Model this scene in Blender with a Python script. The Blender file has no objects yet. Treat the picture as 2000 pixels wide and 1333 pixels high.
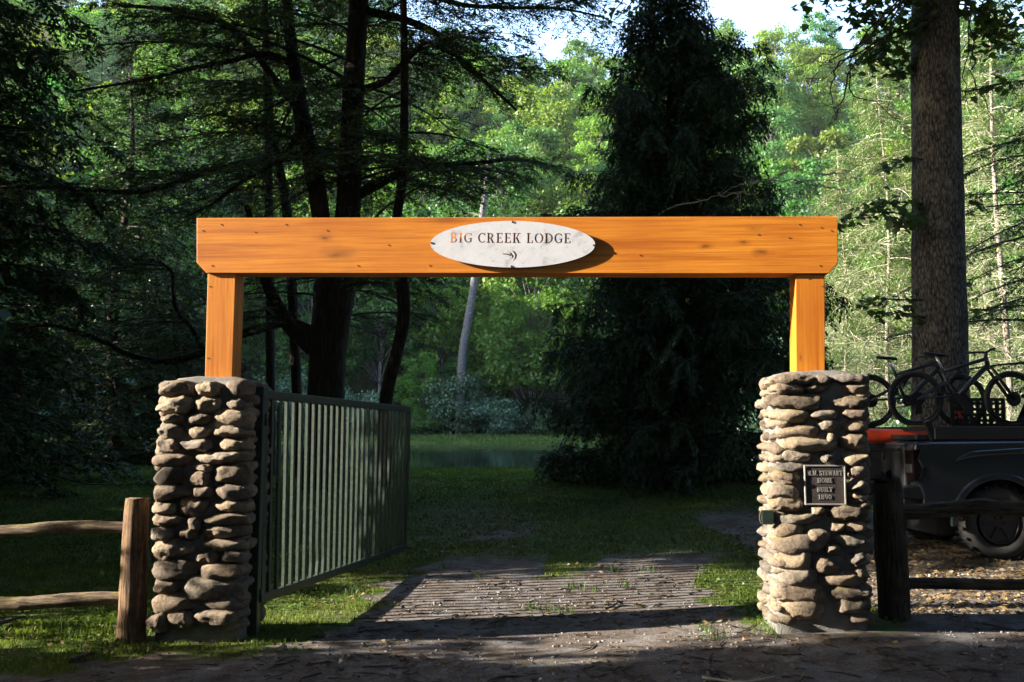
import bpy, bmesh, math, random
import numpy as np
from mathutils import Vector, Matrix, noise as mnoise

S = bpy.context.scene
COL = S.collection
PI = math.pi

# ------------------------------------------------------------------ camera, sky, sun, exposure
F_PX, EYE, HORIZON = 1900.0, 1.6, 840.0          # focal length in photo pixels, eye height, horizon row
PITCH = math.atan((HORIZON - 666.5) / F_PX)
cam_d = bpy.data.cameras.new('camera')
cam_d.sensor_width = 36.0
cam_d.lens = 36.0 * F_PX / 2000.0
cam_d.clip_start, cam_d.clip_end = 0.1, 3000.0
cam = bpy.data.objects.new('camera', cam_d)
COL.objects.link(cam)
cam.location = (0, 0, EYE)
cam.rotation_euler = (PI / 2 + PITCH, 0, 0)
S.camera = cam

SUN_AZ, SUN_EL = math.radians(84.0), math.radians(20.0)       # heading of the light, height of the sun
SUN_DIR = Vector((math.sin(SUN_AZ) * math.cos(SUN_EL), math.cos(SUN_AZ) * math.cos(SUN_EL), -math.sin(SUN_EL)))
sun_d = bpy.data.lights.new('sun', 'SUN')
sun_d.energy, sun_d.angle, sun_d.color = 5.0, math.radians(0.5), (1.0, 0.90, 0.74)
sun = bpy.data.objects.new('sun', sun_d)
COL.objects.link(sun)
sun.location = (-60, -8, 40)
sun.rotation_euler = SUN_DIR.to_track_quat('-Z', 'Y').to_euler()

world = bpy.data.worlds.new('World')
S.world = world
world.use_nodes = True
wn = world.node_tree
for n in list(wn.nodes):
    wn.nodes.remove(n)
sky = wn.nodes.new('ShaderNodeTexSky')
sky.sky_type = 'NISHITA'
sky.sun_disc = False
sky.sun_elevation = SUN_EL
sky.sun_rotation = math.atan2(-SUN_DIR.x, -SUN_DIR.y)
sky.altitude = 600
sky.dust_density = 2.0
bg = wn.nodes.new('ShaderNodeBackground')
bg.inputs['Strength'].default_value = 0.15
wo = wn.nodes.new('ShaderNodeOutputWorld')
wn.links.new(sky.outputs[0], bg.inputs[0])
wn.links.new(bg.outputs[0], wo.inputs[0])

S.view_settings.view_transform = 'Standard'
S.view_settings.look = 'None'
S.view_settings.exposure = 2.6
S.view_settings.gamma = 1.0
S.view_settings.use_curve_mapping = False
S.render.engine = 'CYCLES'
S.cycles.use_denoising = True
S.cycles.max_bounces = 6
S.cycles.diffuse_bounces = 4
S.cycles.glossy_bounces = 3
S.cycles.transmission_bounces = 4
S.cycles.sample_clamp_indirect = 6.0

# ------------------------------------------------------------------ helpers
def ray(u, v):
    s = 666.5 - v
    return ((u - 1000.0), F_PX * math.cos(PITCH) - s * math.sin(PITCH), F_PX * math.sin(PITCH) + s * math.cos(PITCH))

def at(u, v, Y):
    """the point of the vertical plane y = Y seen at a place of the photograph"""
    d = ray(u, v)
    k = Y / d[1]
    return Vector((d[0] * k, Y, EYE + d[2] * k))

YAW = -0.058                                   # the gateway stands slightly turned to the road
GATE_O = Vector((0, 7.7, 0))
GX, GY = Vector((math.cos(YAW), math.sin(YAW), 0)), Vector((-math.sin(YAW), math.cos(YAW), 0))
def gp(u, v, off=0.0):
    """(along, height) in the gateway's own plane, 'off' metres behind its front"""
    d = Vector(ray(u, v))
    o = Vector((0, 0, EYE))
    k = ((GATE_O + GY * off - o).dot(GY)) / d.dot(GY)
    p = o + d * k
    return (p - GATE_O).dot(GX), p.z

def hash2(i, j, seed):
    v = np.sin(i * 127.1 + j * 311.7 + seed * 74.7) * 43758.5453
    return v - np.floor(v)
def vnoise(x, y, seed=0):
    xi, yi = np.floor(x), np.floor(y)
    fx, fy = x - xi, y - yi
    fx, fy = fx * fx * (3 - 2 * fx), fy * fy * (3 - 2 * fy)
    a, b = hash2(xi, yi, seed), hash2(xi + 1, yi, seed)
    c, d = hash2(xi, yi + 1, seed), hash2(xi + 1, yi + 1, seed)
    return (a * (1 - fx) + b * fx) * (1 - fy) + (c * (1 - fx) + d * fx) * fy
def fbm(x, y, seed=0, octaves=4):
    t, amp, tot = 0, 1.0, 0
    for k in range(octaves):
        t = t + amp * vnoise(x * 2 ** k, y * 2 ** k, seed + k * 13)
        tot += amp
        amp *= 0.5
    return t / tot
def sstep(a, b, x):
    t = np.clip((x - a) / (b - a), 0, 1)
    return t * t * (3 - 2 * t)

def tag(o, label=None, cat=None, group=None, kind=None):
    if label: o['label'] = label
    if cat: o['category'] = cat
    if group: o['group'] = group
    if kind: o['kind'] = kind
    return o
def empty(name, loc=(0, 0, 0), rotz=0.0):
    o = bpy.data.objects.new(name, None)
    COL.objects.link(o)
    o.location = loc
    o.rotation_euler = (0, 0, rotz)
    o.empty_display_size = 0.2
    return o
def link(name, me, m=None, parent=None, smooth=False):
    o = bpy.data.objects.new(name, me)
    COL.objects.link(o)
    if m: me.materials.append(m)
    if parent: o.parent = parent
    if smooth:
        me.polygons.foreach_set('use_smooth', [True] * len(me.polygons))
    return o
def np_mesh(name, V, Fa):
    me = bpy.data.meshes.new(name)
    V = np.ascontiguousarray(V, dtype=np.float32)
    Fa = np.ascontiguousarray(Fa, dtype=np.int32)
    n, k = Fa.shape
    me.vertices.add(len(V))
    me.vertices.foreach_set('co', V.ravel())
    me.loops.add(n * k)
    me.loops.foreach_set('vertex_index', Fa.ravel())
    me.polygons.add(n)
    me.polygons.foreach_set('loop_start', np.arange(0, n * k, k, dtype=np.int32))
    me.update(calc_edges=True)
    return me

class MB:
    """collects simple solids into one mesh"""
    def __init__(self): self.v, self.f = [], []
    def add(self, vs, fs):
        b = len(self.v)
        self.v += [tuple(p) for p in vs]
        self.f += [tuple(i + b for i in f) for f in fs]
    def box(self, c, s, R=None):
        hx, hy, hz = s[0] / 2, s[1] / 2, s[2] / 2
        pts = [Vector((sx * hx, sy * hy, sz * hz)) for sz in (-1, 1) for sy in (-1, 1) for sx in (-1, 1)]
        if R is not None: pts = [R @ p for p in pts]
        c = Vector(c)
        self.add([p + c for p in pts], [(0, 2, 3, 1), (4, 5, 7, 6), (0, 1, 5, 4), (2, 6, 7, 3), (0, 4, 6, 2), (1, 3, 7, 5)])
    def bar(self, a, b, w, d):
        a, b = Vector(a), Vector(b)
        q = (b - a).to_track_quat('Z', 'Y').to_matrix()
        self.box((a + b) / 2, (w, d, (b - a).length), q)
    def prism(self, poly, y0, y1):
        """polygon in x,z pushed from y0 to y1"""
        n = len(poly)
        self.add([(p[0], y0, p[1]) for p in poly] + [(p[0], y1, p[1]) for p in poly],
                 [tuple(range(n)), tuple(range(2 * n - 1, n - 1, -1))] + [(i, i + n, (i + 1) % n + n, (i + 1) % n) for i in range(n)])
    def tube(self, pts, rad, n=8, cap=True):
        pts = [Vector(p) for p in pts]
        if not hasattr(rad, '__len__'): rad = [rad] * len(pts)
        b = len(self.v)
        ref = None
        for i, p in enumerate(pts):
            t = (pts[min(i + 1, len(pts) - 1)] - pts[max(i - 1, 0)]).normalized()
            if ref is None:
                ref = Vector((0, 0, 1)) if abs(t.z) < 0.9 else Vector((1, 0, 0))
            s = t.cross(ref).normalized()
            u = s.cross(t).normalized()
            ref = u
            for k in range(n):
                a = 2 * PI * k / n
                q = p + (s * math.cos(a) + u * math.sin(a)) * rad[i]
                self.v.append((q.x, q.y, q.z))
        for i in range(len(pts) - 1):
            for k in range(n):
                self.f.append((b + i * n + k, b + i * n + (k + 1) % n, b + (i + 1) * n + (k + 1) % n, b + (i + 1) * n + k))
        if cap:
            self.f.append(tuple(b + k for k in range(n - 1, -1, -1)))
            e = b + (len(pts) - 1) * n
            self.f.append(tuple(e + k for k in range(n)))
    def ring(self, c, R, r, axis='y', n=40, m=8, flat=1.0):
        """torus about y (or x)"""
        b = len(self.v)
        for i in range(n):
            a = 2 * PI * i / n
            for k in range(m):
                q = 2 * PI * k / m
                rr = R + r * math.cos(q)
                w = r * flat * math.sin(q)
                p = (rr * math.cos(a), w, rr * math.sin(a)) if axis == 'y' else (w, rr * math.cos(a), rr * math.sin(a))
                self.v.append((c[0] + p[0], c[1] + p[1], c[2] + p[2]))
        for i in range(n):
            for k in range(m):
                self.f.append((b + i * m + k, b + i * m + (k + 1) % m, b + ((i + 1) % n) * m + (k + 1) % m, b + ((i + 1) % n) * m + k))
    def disc(self, c, R, t, n=24):
        """solid disc about y"""
        self.prism([(c[0] + R * math.cos(2 * PI * i / n), c[2] + R * math.sin(2 * PI * i / n)) for i in range(n)], c[1] - t / 2, c[1] + t / 2)
    def build(self, name, m, parent=None, smooth=False, bevel=0.0, seg=2):
        me = bpy.data.meshes.new(name)
        me.from_pydata(self.v, [], self.f)
        me.validate()
        bm = bmesh.new()
        bm.from_mesh(me)
        bmesh.ops.recalc_face_normals(bm, faces=bm.faces)
        if bevel:
            es = [e for e in bm.edges if len(e.link_faces) == 2 and e.calc_face_angle(0) > 0.6]
            bmesh.ops.bevel(bm, geom=es, offset=bevel, segments=seg, affect='EDGES', profile=0.5, clamp_overlap=True)
        bm.to_mesh(me)
        bm.free()
        return link(name, me, m, parent, smooth)

# ------------------------------------------------------------------ materials
def mat(name, rough=0.6, metal=0.0, spec=0.5):
    m = bpy.data.materials.new(name)
    m.use_nodes = True
    nt = m.node_tree
    b = nt.nodes['Principled BSDF']
    b.inputs['Roughness'].default_value = rough
    b.inputs['Metallic'].default_value = metal
    b.inputs['Specular IOR Level'].default_value = spec
    return m, nt, b
def nd(nt, typ, **kw):
    n = nt.nodes.new(typ)
    for k, v in kw.items():
        if k in n.inputs.keys(): n.inputs[k].default_value = v
        else: setattr(n, k, v)
    return n
def coords(nt, scale=(1, 1, 1), kind='Object'):
    tc = nd(nt, 'ShaderNodeTexCoord')
    mp = nd(nt, 'ShaderNodeMapping')
    mp.inputs['Scale'].default_value = scale
    nt.links.new(tc.outputs[kind], mp.inputs[0])
    return mp.outputs[0]
def noise_tex(nt, co, scale, detail=4, rough=0.6, dist=0.0):
    n = nd(nt, 'ShaderNodeTexNoise')
    n.inputs['Scale'].default_value = scale
    n.inputs['Detail'].default_value = detail
    n.inputs['Roughness'].default_value = rough
    n.inputs['Distortion'].default_value = dist
    nt.links.new(co, n.inputs['Vector'])
    return n.outputs[0]
def ramp(nt, fac, stops):
    r = nd(nt, 'ShaderNodeValToRGB')
    el = r.color_ramp.elements
    while len(el) > 1: el.remove(el[-1])
    el[0].position, el[0].color = stops[0][0], (*stops[0][1], 1)
    for p, c in stops[1:]:
        e = el.new(p)
        e.color = (*c, 1)
    nt.links.new(fac, r.inputs[0])
    return r.outputs[0]
def mix(nt, fac, a, b, mode='MIX'):
    m = nd(nt, 'ShaderNodeMix', data_type='RGBA', blend_type=mode)
    for sock, val in ((m.inputs[0], fac), (m.inputs[6], a), (m.inputs[7], b)):
        if isinstance(val, (int, float)): sock.default_value = val
        elif isinstance(val, tuple): sock.default_value = (*val, 1)
        else: nt.links.new(val, sock)
    return m.outputs[2]
def bump(nt, b, h, strength, dist=0.02):
    n = nd(nt, 'ShaderNodeBump')
    n.inputs['Strength'].default_value = strength
    n.inputs['Distance'].default_value = dist
    nt.links.new(h, n.inputs['Height'])
    nt.links.new(n.outputs[0], b.inputs['Normal'])
def mathn(nt, op, a, b=None):
    n = nd(nt, 'ShaderNodeMath', operation=op)
    for i, v in enumerate((a, b)):
        if v is None: continue
        if isinstance(v, (int, float)): n.inputs[i].default_value = v
        else: nt.links.new(v, n.inputs[i])
    return n.outputs[0]

def plain(name, col, rough=0.5, metal=0.0, var=0.15, scale=12.0, bmp=0.0):
    m, nt, b = mat(name, rough, metal)
    co = coords(nt)
    f = noise_tex(nt, co, scale, 5)
    lo, hi = tuple(c * (1 - var) for c in col), tuple(min(1, c * (1 + var)) for c in col)
    nt.links.new(ramp(nt, f, [(0.3, lo), (0.7, hi)]), b.inputs['Base Color'])
    if bmp: bump(nt, b, noise_tex(nt, co, scale * 4, 4), bmp, 0.01)
    return m

def wood_stain(name, axis, knots=()):
    """warm stained cedar: grain along one axis, knots, darker streaks"""
    m, nt, b = mat(name, 0.5, spec=0.35)
    sc = [14, 14, 14]; sc[axis] = 0.55
    sc2 = [60, 60, 60]; sc2[axis] = 1.2
    co, co2 = coords(nt, tuple(sc)), coords(nt, tuple(sc2))
    g1 = noise_tex(nt, co, 1.0, 6, 0.65, 0.6)
    g2 = noise_tex(nt, co2, 1.0, 4, 0.7)
    c = ramp(nt, g1, [(0.22, (0.24, 0.055, 0.005)), (0.36, (0.42, 0.125, 0.012)), (0.5, (0.55, 0.19, 0.018)), (0.64, (0.62, 0.235, 0.024)), (0.8, (0.40, 0.105, 0.011))])
    c = mix(nt, mathn(nt, 'MULTIPLY', ramp(nt, g2, [(0.46, (0, 0, 0)), (0.68, (1, 1, 1))]), 0.6), c, (0.26, 0.065, 0.006))
    big = coords(nt)
    spot = noise_tex(nt, big, 1.1, 3)
    c = mix(nt, mathn(nt, 'MULTIPLY', ramp(nt, spot, [(0.42, (0, 0, 0)), (0.7, (1, 1, 1))]), 0.5), c, (0.34, 0.085, 0.007))
    sk = [2.2, 2.2, 2.2]; sk[axis] = 0.75
    vo = nd(nt, 'ShaderNodeTexVoronoi')
    vo.inputs['Scale'].default_value = 1.0
    wv = coords(nt, tuple(sk))
    dn = nd(nt, 'ShaderNodeVectorMath', operation='ADD')
    nn = nd(nt, 'ShaderNodeTexNoise')
    nn.inputs['Scale'].default_value = 6
    nt.links.new(wv, nn.inputs['Vector'])
    s2 = nd(nt, 'ShaderNodeVectorMath', operation='SCALE')
    s2.inputs['Scale'].default_value = 0.12
    nt.links.new(nn.outputs[1], s2.inputs[0])
    nt.links.new(wv, dn.inputs[0]); nt.links.new(s2.outputs[0], dn.inputs[1])
    nt.links.new(dn.outputs[0], vo.inputs['Vector'])
    kn = ramp(nt, vo.outputs['Distance'], [(0.05, (1, 1, 1)), (0.16, (0, 0, 0))])
    c = mix(nt, mathn(nt, 'MULTIPLY', kn, 0.6), c, (0.16, 0.045, 0.008))
    tcs = nd(nt, 'ShaderNodeTexCoord')
    wob = nd(nt, 'ShaderNodeTexNoise')
    wob.inputs['Scale'].default_value = 9.0
    nt.links.new(tcs.outputs['Object'], wob.inputs['Vector'])
    for kx, kz, kr in knots:                                     # knots with a dark heart and a brown halo drawn out along the grain
        mp = nd(nt, 'ShaderNodeMapping', vector_type='POINT')
        sx_, sz_ = 1 / (kr * (2.4 if axis == 0 else 1.0)), 1 / (kr * (1.0 if axis == 0 else 2.4))
        mp.inputs['Scale'].default_value = (sx_, 0.0, sz_)
        mp.inputs['Location'].default_value = (-kx * sx_, 0, -kz * sz_)
        nt.links.new(tcs.outputs['Object'], mp.inputs[0])
        ln = nd(nt, 'ShaderNodeVectorMath', operation='LENGTH')
        nt.links.new(mp.outputs[0], ln.inputs[0])
        dd = mathn(nt, 'ADD', ln.outputs['Value'], mathn(nt, 'MULTIPLY', mathn(nt, 'SUBTRACT', wob.outputs[0], 0.5), 1.6))
        c = mix(nt, mathn(nt, 'MULTIPLY', ramp(nt, dd, [(0.25, (1, 1, 1)), (1.0, (0, 0, 0))]), 0.55), c, (0.22, 0.06, 0.008))
        c = mix(nt, mathn(nt, 'MULTIPLY', ramp(nt, dd, [(0.02, (1, 1, 1)), (0.38, (0, 0, 0))]), 0.65), c, (0.07, 0.024, 0.008))
    nt.links.new(c, b.inputs['Base Color'])
    bump(nt, b, mathn(nt, 'ADD', g1, mathn(nt, 'MULTIPLY', g2, 0.5)), 0.18, 0.004)
    return m

def bark(name, dark, light, sx=9.0, sz=1.6, lichen=0.0):
    m, nt, b = mat(name, 0.9, spec=0.2)
    co = coords(nt, (sx, sx, sz))
    v = nd(nt, 'ShaderNodeTexVoronoi', feature='DISTANCE_TO_EDGE')
    v.inputs['Scale'].default_value = 1.6
    nt.links.new(co, v.inputs['Vector'])
    n = noise_tex(nt, co, 2.2, 6, 0.7, 0.4)
    f = mathn(nt, 'ADD', mathn(nt, 'MULTIPLY', v.outputs['Distance'], 0.7), mathn(nt, 'MULTIPLY', n, 0.8))
    c = ramp(nt, f, [(0.34, dark), (0.68, light)])
    if lichen:
        l = noise_tex(nt, coords(nt), 2.4, 6, 0.75)
        c = mix(nt, mathn(nt, 'MULTIPLY', ramp(nt, l, [(0.55, (0, 0, 0)), (0.68, (1, 1, 1))]), lichen), c, (0.30, 0.30, 0.24))
    nt.links.new(c, b.inputs['Base Color'])
    bump(nt, b, f, 0.8, 0.035)
    return m

def leafmat(name, lo, hi, transl=0.35, var=0.3, clump=0.7, gloss=0.06):
    """leaf: diffuse, some light through it, a little sheen; tint varies by clump and by tree"""
    m = bpy.data.materials.new(name)
    m.use_nodes = True
    nt = m.node_tree
    for n in list(nt.nodes): nt.nodes.remove(n)
    out = nd(nt, 'ShaderNodeOutputMaterial')
    f = noise_tex(nt, coords(nt), clump, 5, 0.75)
    c = ramp(nt, f, [(0.32, lo), (0.68, hi)])
    oi = nd(nt, 'ShaderNodeObjectInfo')
    hsv = nd(nt, 'ShaderNodeHueSaturation')
    nt.links.new(c, hsv.inputs['Color'])
    r = oi.outputs['Random']
    nt.links.new(mathn(nt, 'ADD', mathn(nt, 'MULTIPLY', r, var), 1 - var / 2), hsv.inputs['Value'])
    r2 = mathn(nt, 'FRACT', mathn(nt, 'MULTIPLY', r, 17.3))
    nt.links.new(mathn(nt, 'ADD', mathn(nt, 'MULTIPLY', r2, 0.06), 0.47), hsv.inputs['Hue'])
    d = nd(nt, 'ShaderNodeBsdfDiffuse')
    t = nd(nt, 'ShaderNodeBsdfTranslucent')
    g = nd(nt, 'ShaderNodeBsdfGlossy')
    g.inputs['Roughness'].default_value = 0.45
    nt.links.new(hsv.outputs[0], d.inputs[0])
    tc = mix(nt, 1.0, hsv.outputs[0], (1.25, 1.2, 0.55), 'MULTIPLY')
    nt.links.new(tc, t.inputs[0])
    m1, m2 = nd(nt, 'ShaderNodeMixShader'), nd(nt, 'ShaderNodeMixShader')
    m1.inputs[0].default_value, m2.inputs[0].default_value = transl, gloss
    nt.links.new(d.outputs[0], m1.inputs[1]); nt.links.new(t.outputs[0], m1.inputs[2])
    nt.links.new(m1.outputs[0], m2.inputs[1]); nt.links.new(g.outputs[0], m2.inputs[2])
    nt.links.new(m2.outputs[0], out.inputs[0])
    return m

M = {}
KN = [(gp(u, v)[0], gp(u, v)[1], r) for u, v, r in ((636, 466, 0.042), (1378, 482, 0.030), (1450, 474, 0.030), (1488, 493, 0.045), (1470, 448, 0.03), (655, 500, 0.03))]
M['beam_wood'] = wood_stain('stained_beam_wood', 0, KN)
M['post_wood'] = wood_stain('stained_post_wood', 2, [(gp(1564, 698)[0], gp(1564, 698)[1], 0.022)])
M['bark_hemlock'] = bark('hemlock_bark', (0.010, 0.008, 0.006), (0.055, 0.038, 0.028), 8, 1.4)
M['bark_grey'] = bark('grey_bark', (0.020, 0.017, 0.015), (0.21, 0.185, 0.165), 15, 4.5, 0.6)
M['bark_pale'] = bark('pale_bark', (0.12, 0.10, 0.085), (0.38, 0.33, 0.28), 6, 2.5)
M['bark_mid'] = bark('mid_grey_bark', (0.05, 0.048, 0.05), (0.17, 0.165, 0.17), 6, 2.5)
M['bark_far'] = bark('far_bark', (0.05, 0.045, 0.04), (0.22, 0.20, 0.18), 3, 1.0)
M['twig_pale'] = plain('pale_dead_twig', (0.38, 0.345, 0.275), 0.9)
M['twig_dark'] = plain('dark_twig', (0.030, 0.024, 0.018), 0.9)
M['needle_hemlock'] = leafmat('hemlock_needles', (0.020, 0.046, 0.014), (0.056, 0.100, 0.026), 0.35, 0.3, 1.2)
M['needle_dark'] = leafmat('dark_evergreen_needles', (0.014, 0.034, 0.014), (0.042, 0.078, 0.026), 0.15, 0.3, 1.0, 0.03)
M['needle_spruce'] = leafmat('spruce_needles', (0.014, 0.038, 0.022), (0.040, 0.080, 0.038), 0.1, 0.2, 1.0, 0.03)
M['needle_lit'] = leafmat('yellow_green_hemlock_needles', (0.065, 0.11, 0.018), (0.14, 0.20, 0.038), 0.35, 0.3, 1.5)  # lit copy of the hemlock needles, sunlight put into the colour
M['leaf_maple'] = leafmat('maple_leaf', (0.040, 0.090, 0.018), (0.080, 0.150, 0.028), 0.45, 0.2, 2.0)
M['leaf_bright'] = leafmat('sunny_broadleaf', (0.056, 0.135, 0.014), (0.130, 0.225, 0.026), 0.45, 0.45, 0.35, 0.02)
M['leaf_mid'] = leafmat('mid_green_broadleaf', (0.034, 0.110, 0.026), (0.080, 0.180, 0.040), 0.45, 0.45, 0.35, 0.02)
M['leaf_shrub'] = leafmat('dark_shrub_leaf', (0.026, 0.085, 0.044), (0.066, 0.150, 0.074), 0.3, 0.5, 0.8, 0.06)
M['grass'] = leafmat('grass_blade', (0.030, 0.074, 0.013), (0.105, 0.160, 0.024), 0.4, 0.0, 1.3, 0.015)
M['weed'] = leafmat('weed_leaf', (0.04, 0.085, 0.015), (0.08, 0.15, 0.03), 0.35, 0.0, 3.0, 0.02)
M['litter'] = leafmat('dry_leaf_litter', (0.07, 0.042, 0.022), (0.25, 0.165, 0.085), 0.15, 0.0, 9.0)
M['metal_green'] = plain('dark_green_painted_steel', (0.018, 0.032, 0.024), 0.45, 0.0, 0.35, 30, 0.15)
M['bar_green'] = plain('dusty_green_steel_bar', (0.028, 0.045, 0.034), 0.45, 0.0, 0.5, 40, 0.2)
M['rust'] = plain('rusty_bolt', (0.055, 0.03, 0.02), 0.8)
M['truck_paint'] = plain('slate_grey_metallic_paint', (0.052, 0.064, 0.085), 0.2, 0.8, 0.04, 3)
M['black_plastic'] = plain('black_plastic', (0.007, 0.007, 0.008), 0.5)
M['black_metal'] = plain('black_powder_coated_metal', (0.006, 0.006, 0.007), 0.55, 0.0)
M['rubber'] = plain('tyre_rubber', (0.014, 0.014, 0.014), 0.8, 0, 0.2, 30)
M['alloy'] = plain('dark_alloy', (0.03, 0.032, 0.036), 0.35, 0.8)
M['silver'] = plain('silver_metal', (0.55, 0.56, 0.58), 0.3, 0.9)
M['tail_red'] = plain('dark_red_lamp_lens', (0.005, 0.003, 0.003), 0.08)
M['glass'] = plain('dark_glass', (0.012, 0.014, 0.016), 0.06)
M['kayak'] = plain('orange_red_plastic', (0.75, 0.065, 0.018), 0.4)
M['bike_paint'] = plain('slate_blue_bike_paint', (0.022, 0.027, 0.038), 0.35, 0.3)
M['red_tag'] = plain('red_sticker', (0.30, 0.012, 0.02), 0.6)
M['strap'] = plain('tan_strap', (0.35, 0.2, 0.08), 0.8)

def stone_mat():
    m, nt, b = mat('river_stone', 0.85, spec=0.25)
    co = coords(nt)
    oi = nd(nt, 'ShaderNodeObjectInfo')
    off = nd(nt, 'ShaderNodeVectorMath', operation='ADD')
    mul = nd(nt, 'ShaderNodeVectorMath', operation='SCALE')
    cmb = nd(nt, 'ShaderNodeCombineXYZ')
    for i in range(3): nt.links.new(oi.outputs['Random'], cmb.inputs[i])
    nt.links.new(cmb.outputs[0], mul.inputs[0]); mul.inputs['Scale'].default_value = 37.0
    nt.links.new(co, off.inputs[0]); nt.links.new(mul.outputs[0], off.inputs[1])
    v = off.outputs[0]
    base = ramp(nt, oi.outputs['Random'], [(0.0, (0.085, 0.070, 0.056)), (0.18, (0.23, 0.18, 0.132)), (0.36, (0.15, 0.124, 0.106)), (0.54, (0.30, 0.245, 0.175)), (0.72, (0.17, 0.130, 0.102)), (0.86, (0.26, 0.225, 0.185)), (1.0, (0.13, 0.116, 0.106))])
    n1, n2, n3 = noise_tex(nt, v, 9, 5, 0.65), noise_tex(nt, v, 45, 4, 0.7), noise_tex(nt, v, 140, 3, 0.7)
    c = mix(nt, 1.0, base, ramp(nt, n1, [(0.3, (0.55, 0.55, 0.57)), (0.7, (1.25, 1.2, 1.12))]), 'MULTIPLY')
    c = mix(nt, 0.55, c, ramp(nt, n2, [(0.35, (0.5, 0.5, 0.5)), (0.6, (1.2, 1.2, 1.2))]), 'MULTIPLY')
    ge = nd(nt, 'ShaderNodeNewGeometry')
    sx = nd(nt, 'ShaderNodeSeparateXYZ')
    nt.links.new(ge.outputs['Normal'], sx.inputs[0])
    up = mathn(nt, 'MULTIPLY', ramp(nt, sx.outputs[2], [(0.35, (0, 0, 0)), (0.9, (1, 1, 1))]), ramp(nt, n1, [(0.5, (0, 0, 0)), (0.62, (1, 1, 1))]))
    at_ = nd(nt, 'ShaderNodeAttribute', attribute_type='OBJECT', attribute_name='moss')
    c = mix(nt, mathn(nt, 'MULTIPLY', up, at_.outputs['Fac']), c, (0.20, 0.17, 0.03))
    nt.links.new(c, b.inputs['Base Color'])
    bump(nt, b, mathn(nt, 'ADD', mathn(nt, 'MULTIPLY', n1, 0.6), mathn(nt, 'ADD', mathn(nt, 'MULTIPLY', n2, 0.45), mathn(nt, 'MULTIPLY', n3, 0.3))), 1.0, 0.035)
    return m
M['stone'] = stone_mat()

def mortar_mat():
    m, nt, b = mat('grey_mortar', 0.95, spec=0.1)
    co = coords(nt)
    n1, n2 = noise_tex(nt, co, 6, 5), noise_tex(nt, co, 70, 4, 0.7)
    nt.links.new(ramp(nt, n1, [(0.3, (0.105, 0.100, 0.096)), (0.7, (0.20, 0.19, 0.178))]), b.inputs['Base Color'])
    bump(nt, b, mathn(nt, 'ADD', n1, n2), 0.7, 0.02)
    return m
M['mortar'] = mortar_mat()

def log_mat(name, dark, light, moss, axis=2):
    m, nt, b = mat(name, 0.9, spec=0.15)
    sc = [34, 34, 34]; sc[axis] = 2.4
    co = coords(nt, tuple(sc))
    n1 = noise_tex(nt, co, 1.6, 7, 0.72, 0.6)
    n2 = noise_tex(nt, coords(nt), 5.5, 5, 0.7)
    c = ramp(nt, n1, [(0.36, dark), (0.62, light)])
    c = mix(nt, 1.0, c, ramp(nt, n2, [(0.3, (0.45, 0.42, 0.40)), (0.65, (1.15, 1.12, 1.1))]), 'MULTIPLY')
    ge = nd(nt, 'ShaderNodeNewGeometry')
    sx = nd(nt, 'ShaderNodeSeparateXYZ')
    nt.links.new(ge.outputs['Normal'], sx.inputs[0])
    up = mathn(nt, 'MULTIPLY', ramp(nt, sx.outputs[2], [(0.2, (0, 0, 0)), (0.8, (1, 1, 1))]), ramp(nt, n2, [(0.5, (0, 0, 0)), (0.6, (1, 1, 1))]))
    c = mix(nt, mathn(nt, 'MULTIPLY', up, moss), c, (0.17, 0.14, 0.03))
    nt.links.new(c, b.inputs['Base Color'])
    bump(nt, b, mathn(nt, 'ADD', n1, mathn(nt, 'MULTIPLY', n2, 0.4)), 0.9, 0.03)
    return m
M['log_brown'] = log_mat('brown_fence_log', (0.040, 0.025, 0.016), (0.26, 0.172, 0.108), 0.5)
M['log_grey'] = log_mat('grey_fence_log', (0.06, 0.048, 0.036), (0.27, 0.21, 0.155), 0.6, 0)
M['rail_shaded'] = log_mat('shaded_fence_rail', (0.03, 0.024, 0.018), (0.15, 0.12, 0.09), 0.4, 0)  # darker copy of the rail wood, the pillar's shade put into the colour
M['log_shaded'] = log_mat('shaded_fence_post', (0.022, 0.017, 0.013), (0.12, 0.098, 0.075), 0.1)  # post wood darkened to carry the shade that falls on it

def sign_mat():
    m, nt, b = mat('weathered_white_plate', 0.4, spec=0.4)
    co = coords(nt)
    n1 = noise_tex(nt, co, 6, 6, 0.75, 0.5)
    n2 = noise_tex(nt, coords(nt, (1, 1, 0.12)), 30, 4)
    n3 = noise_tex(nt, co, 9, 7, 0.8, 0.4)
    c = ramp(nt, n1, [(0.35, (0.60, 0.61, 0.67)), (0.56, (0.53, 0.54, 0.59)), (0.72, (0.27, 0.27, 0.28))])
    c = mix(nt, mathn(nt, 'MULTIPLY', ramp(nt, n2, [(0.5, (0, 0, 0)), (0.8, (1, 1, 1))]), 0.3), c, (0.58, 0.55, 0.55))
    c = mix(nt, ramp(nt, n3, [(0.67, (0, 0, 0)), (0.76, (0.8, 0.8, 0.8))]), c, (0.42, 0.18, 0.05))
    nt.links.new(c, b.inputs['Base Color'])
    bump(nt, b, n1, 0.1, 0.003)
    return m
M['sign'] = sign_mat()
M['plaque'] = plain('dark_bronze_plaque', (0.030, 0.022, 0.020), 0.5, 0.3, 0.5, 90, 0.5)
M['plaque_rim'] = plain('bare_bronze_rim', (0.40, 0.38, 0.37), 0.4, 0.5, 0.2)
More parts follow.
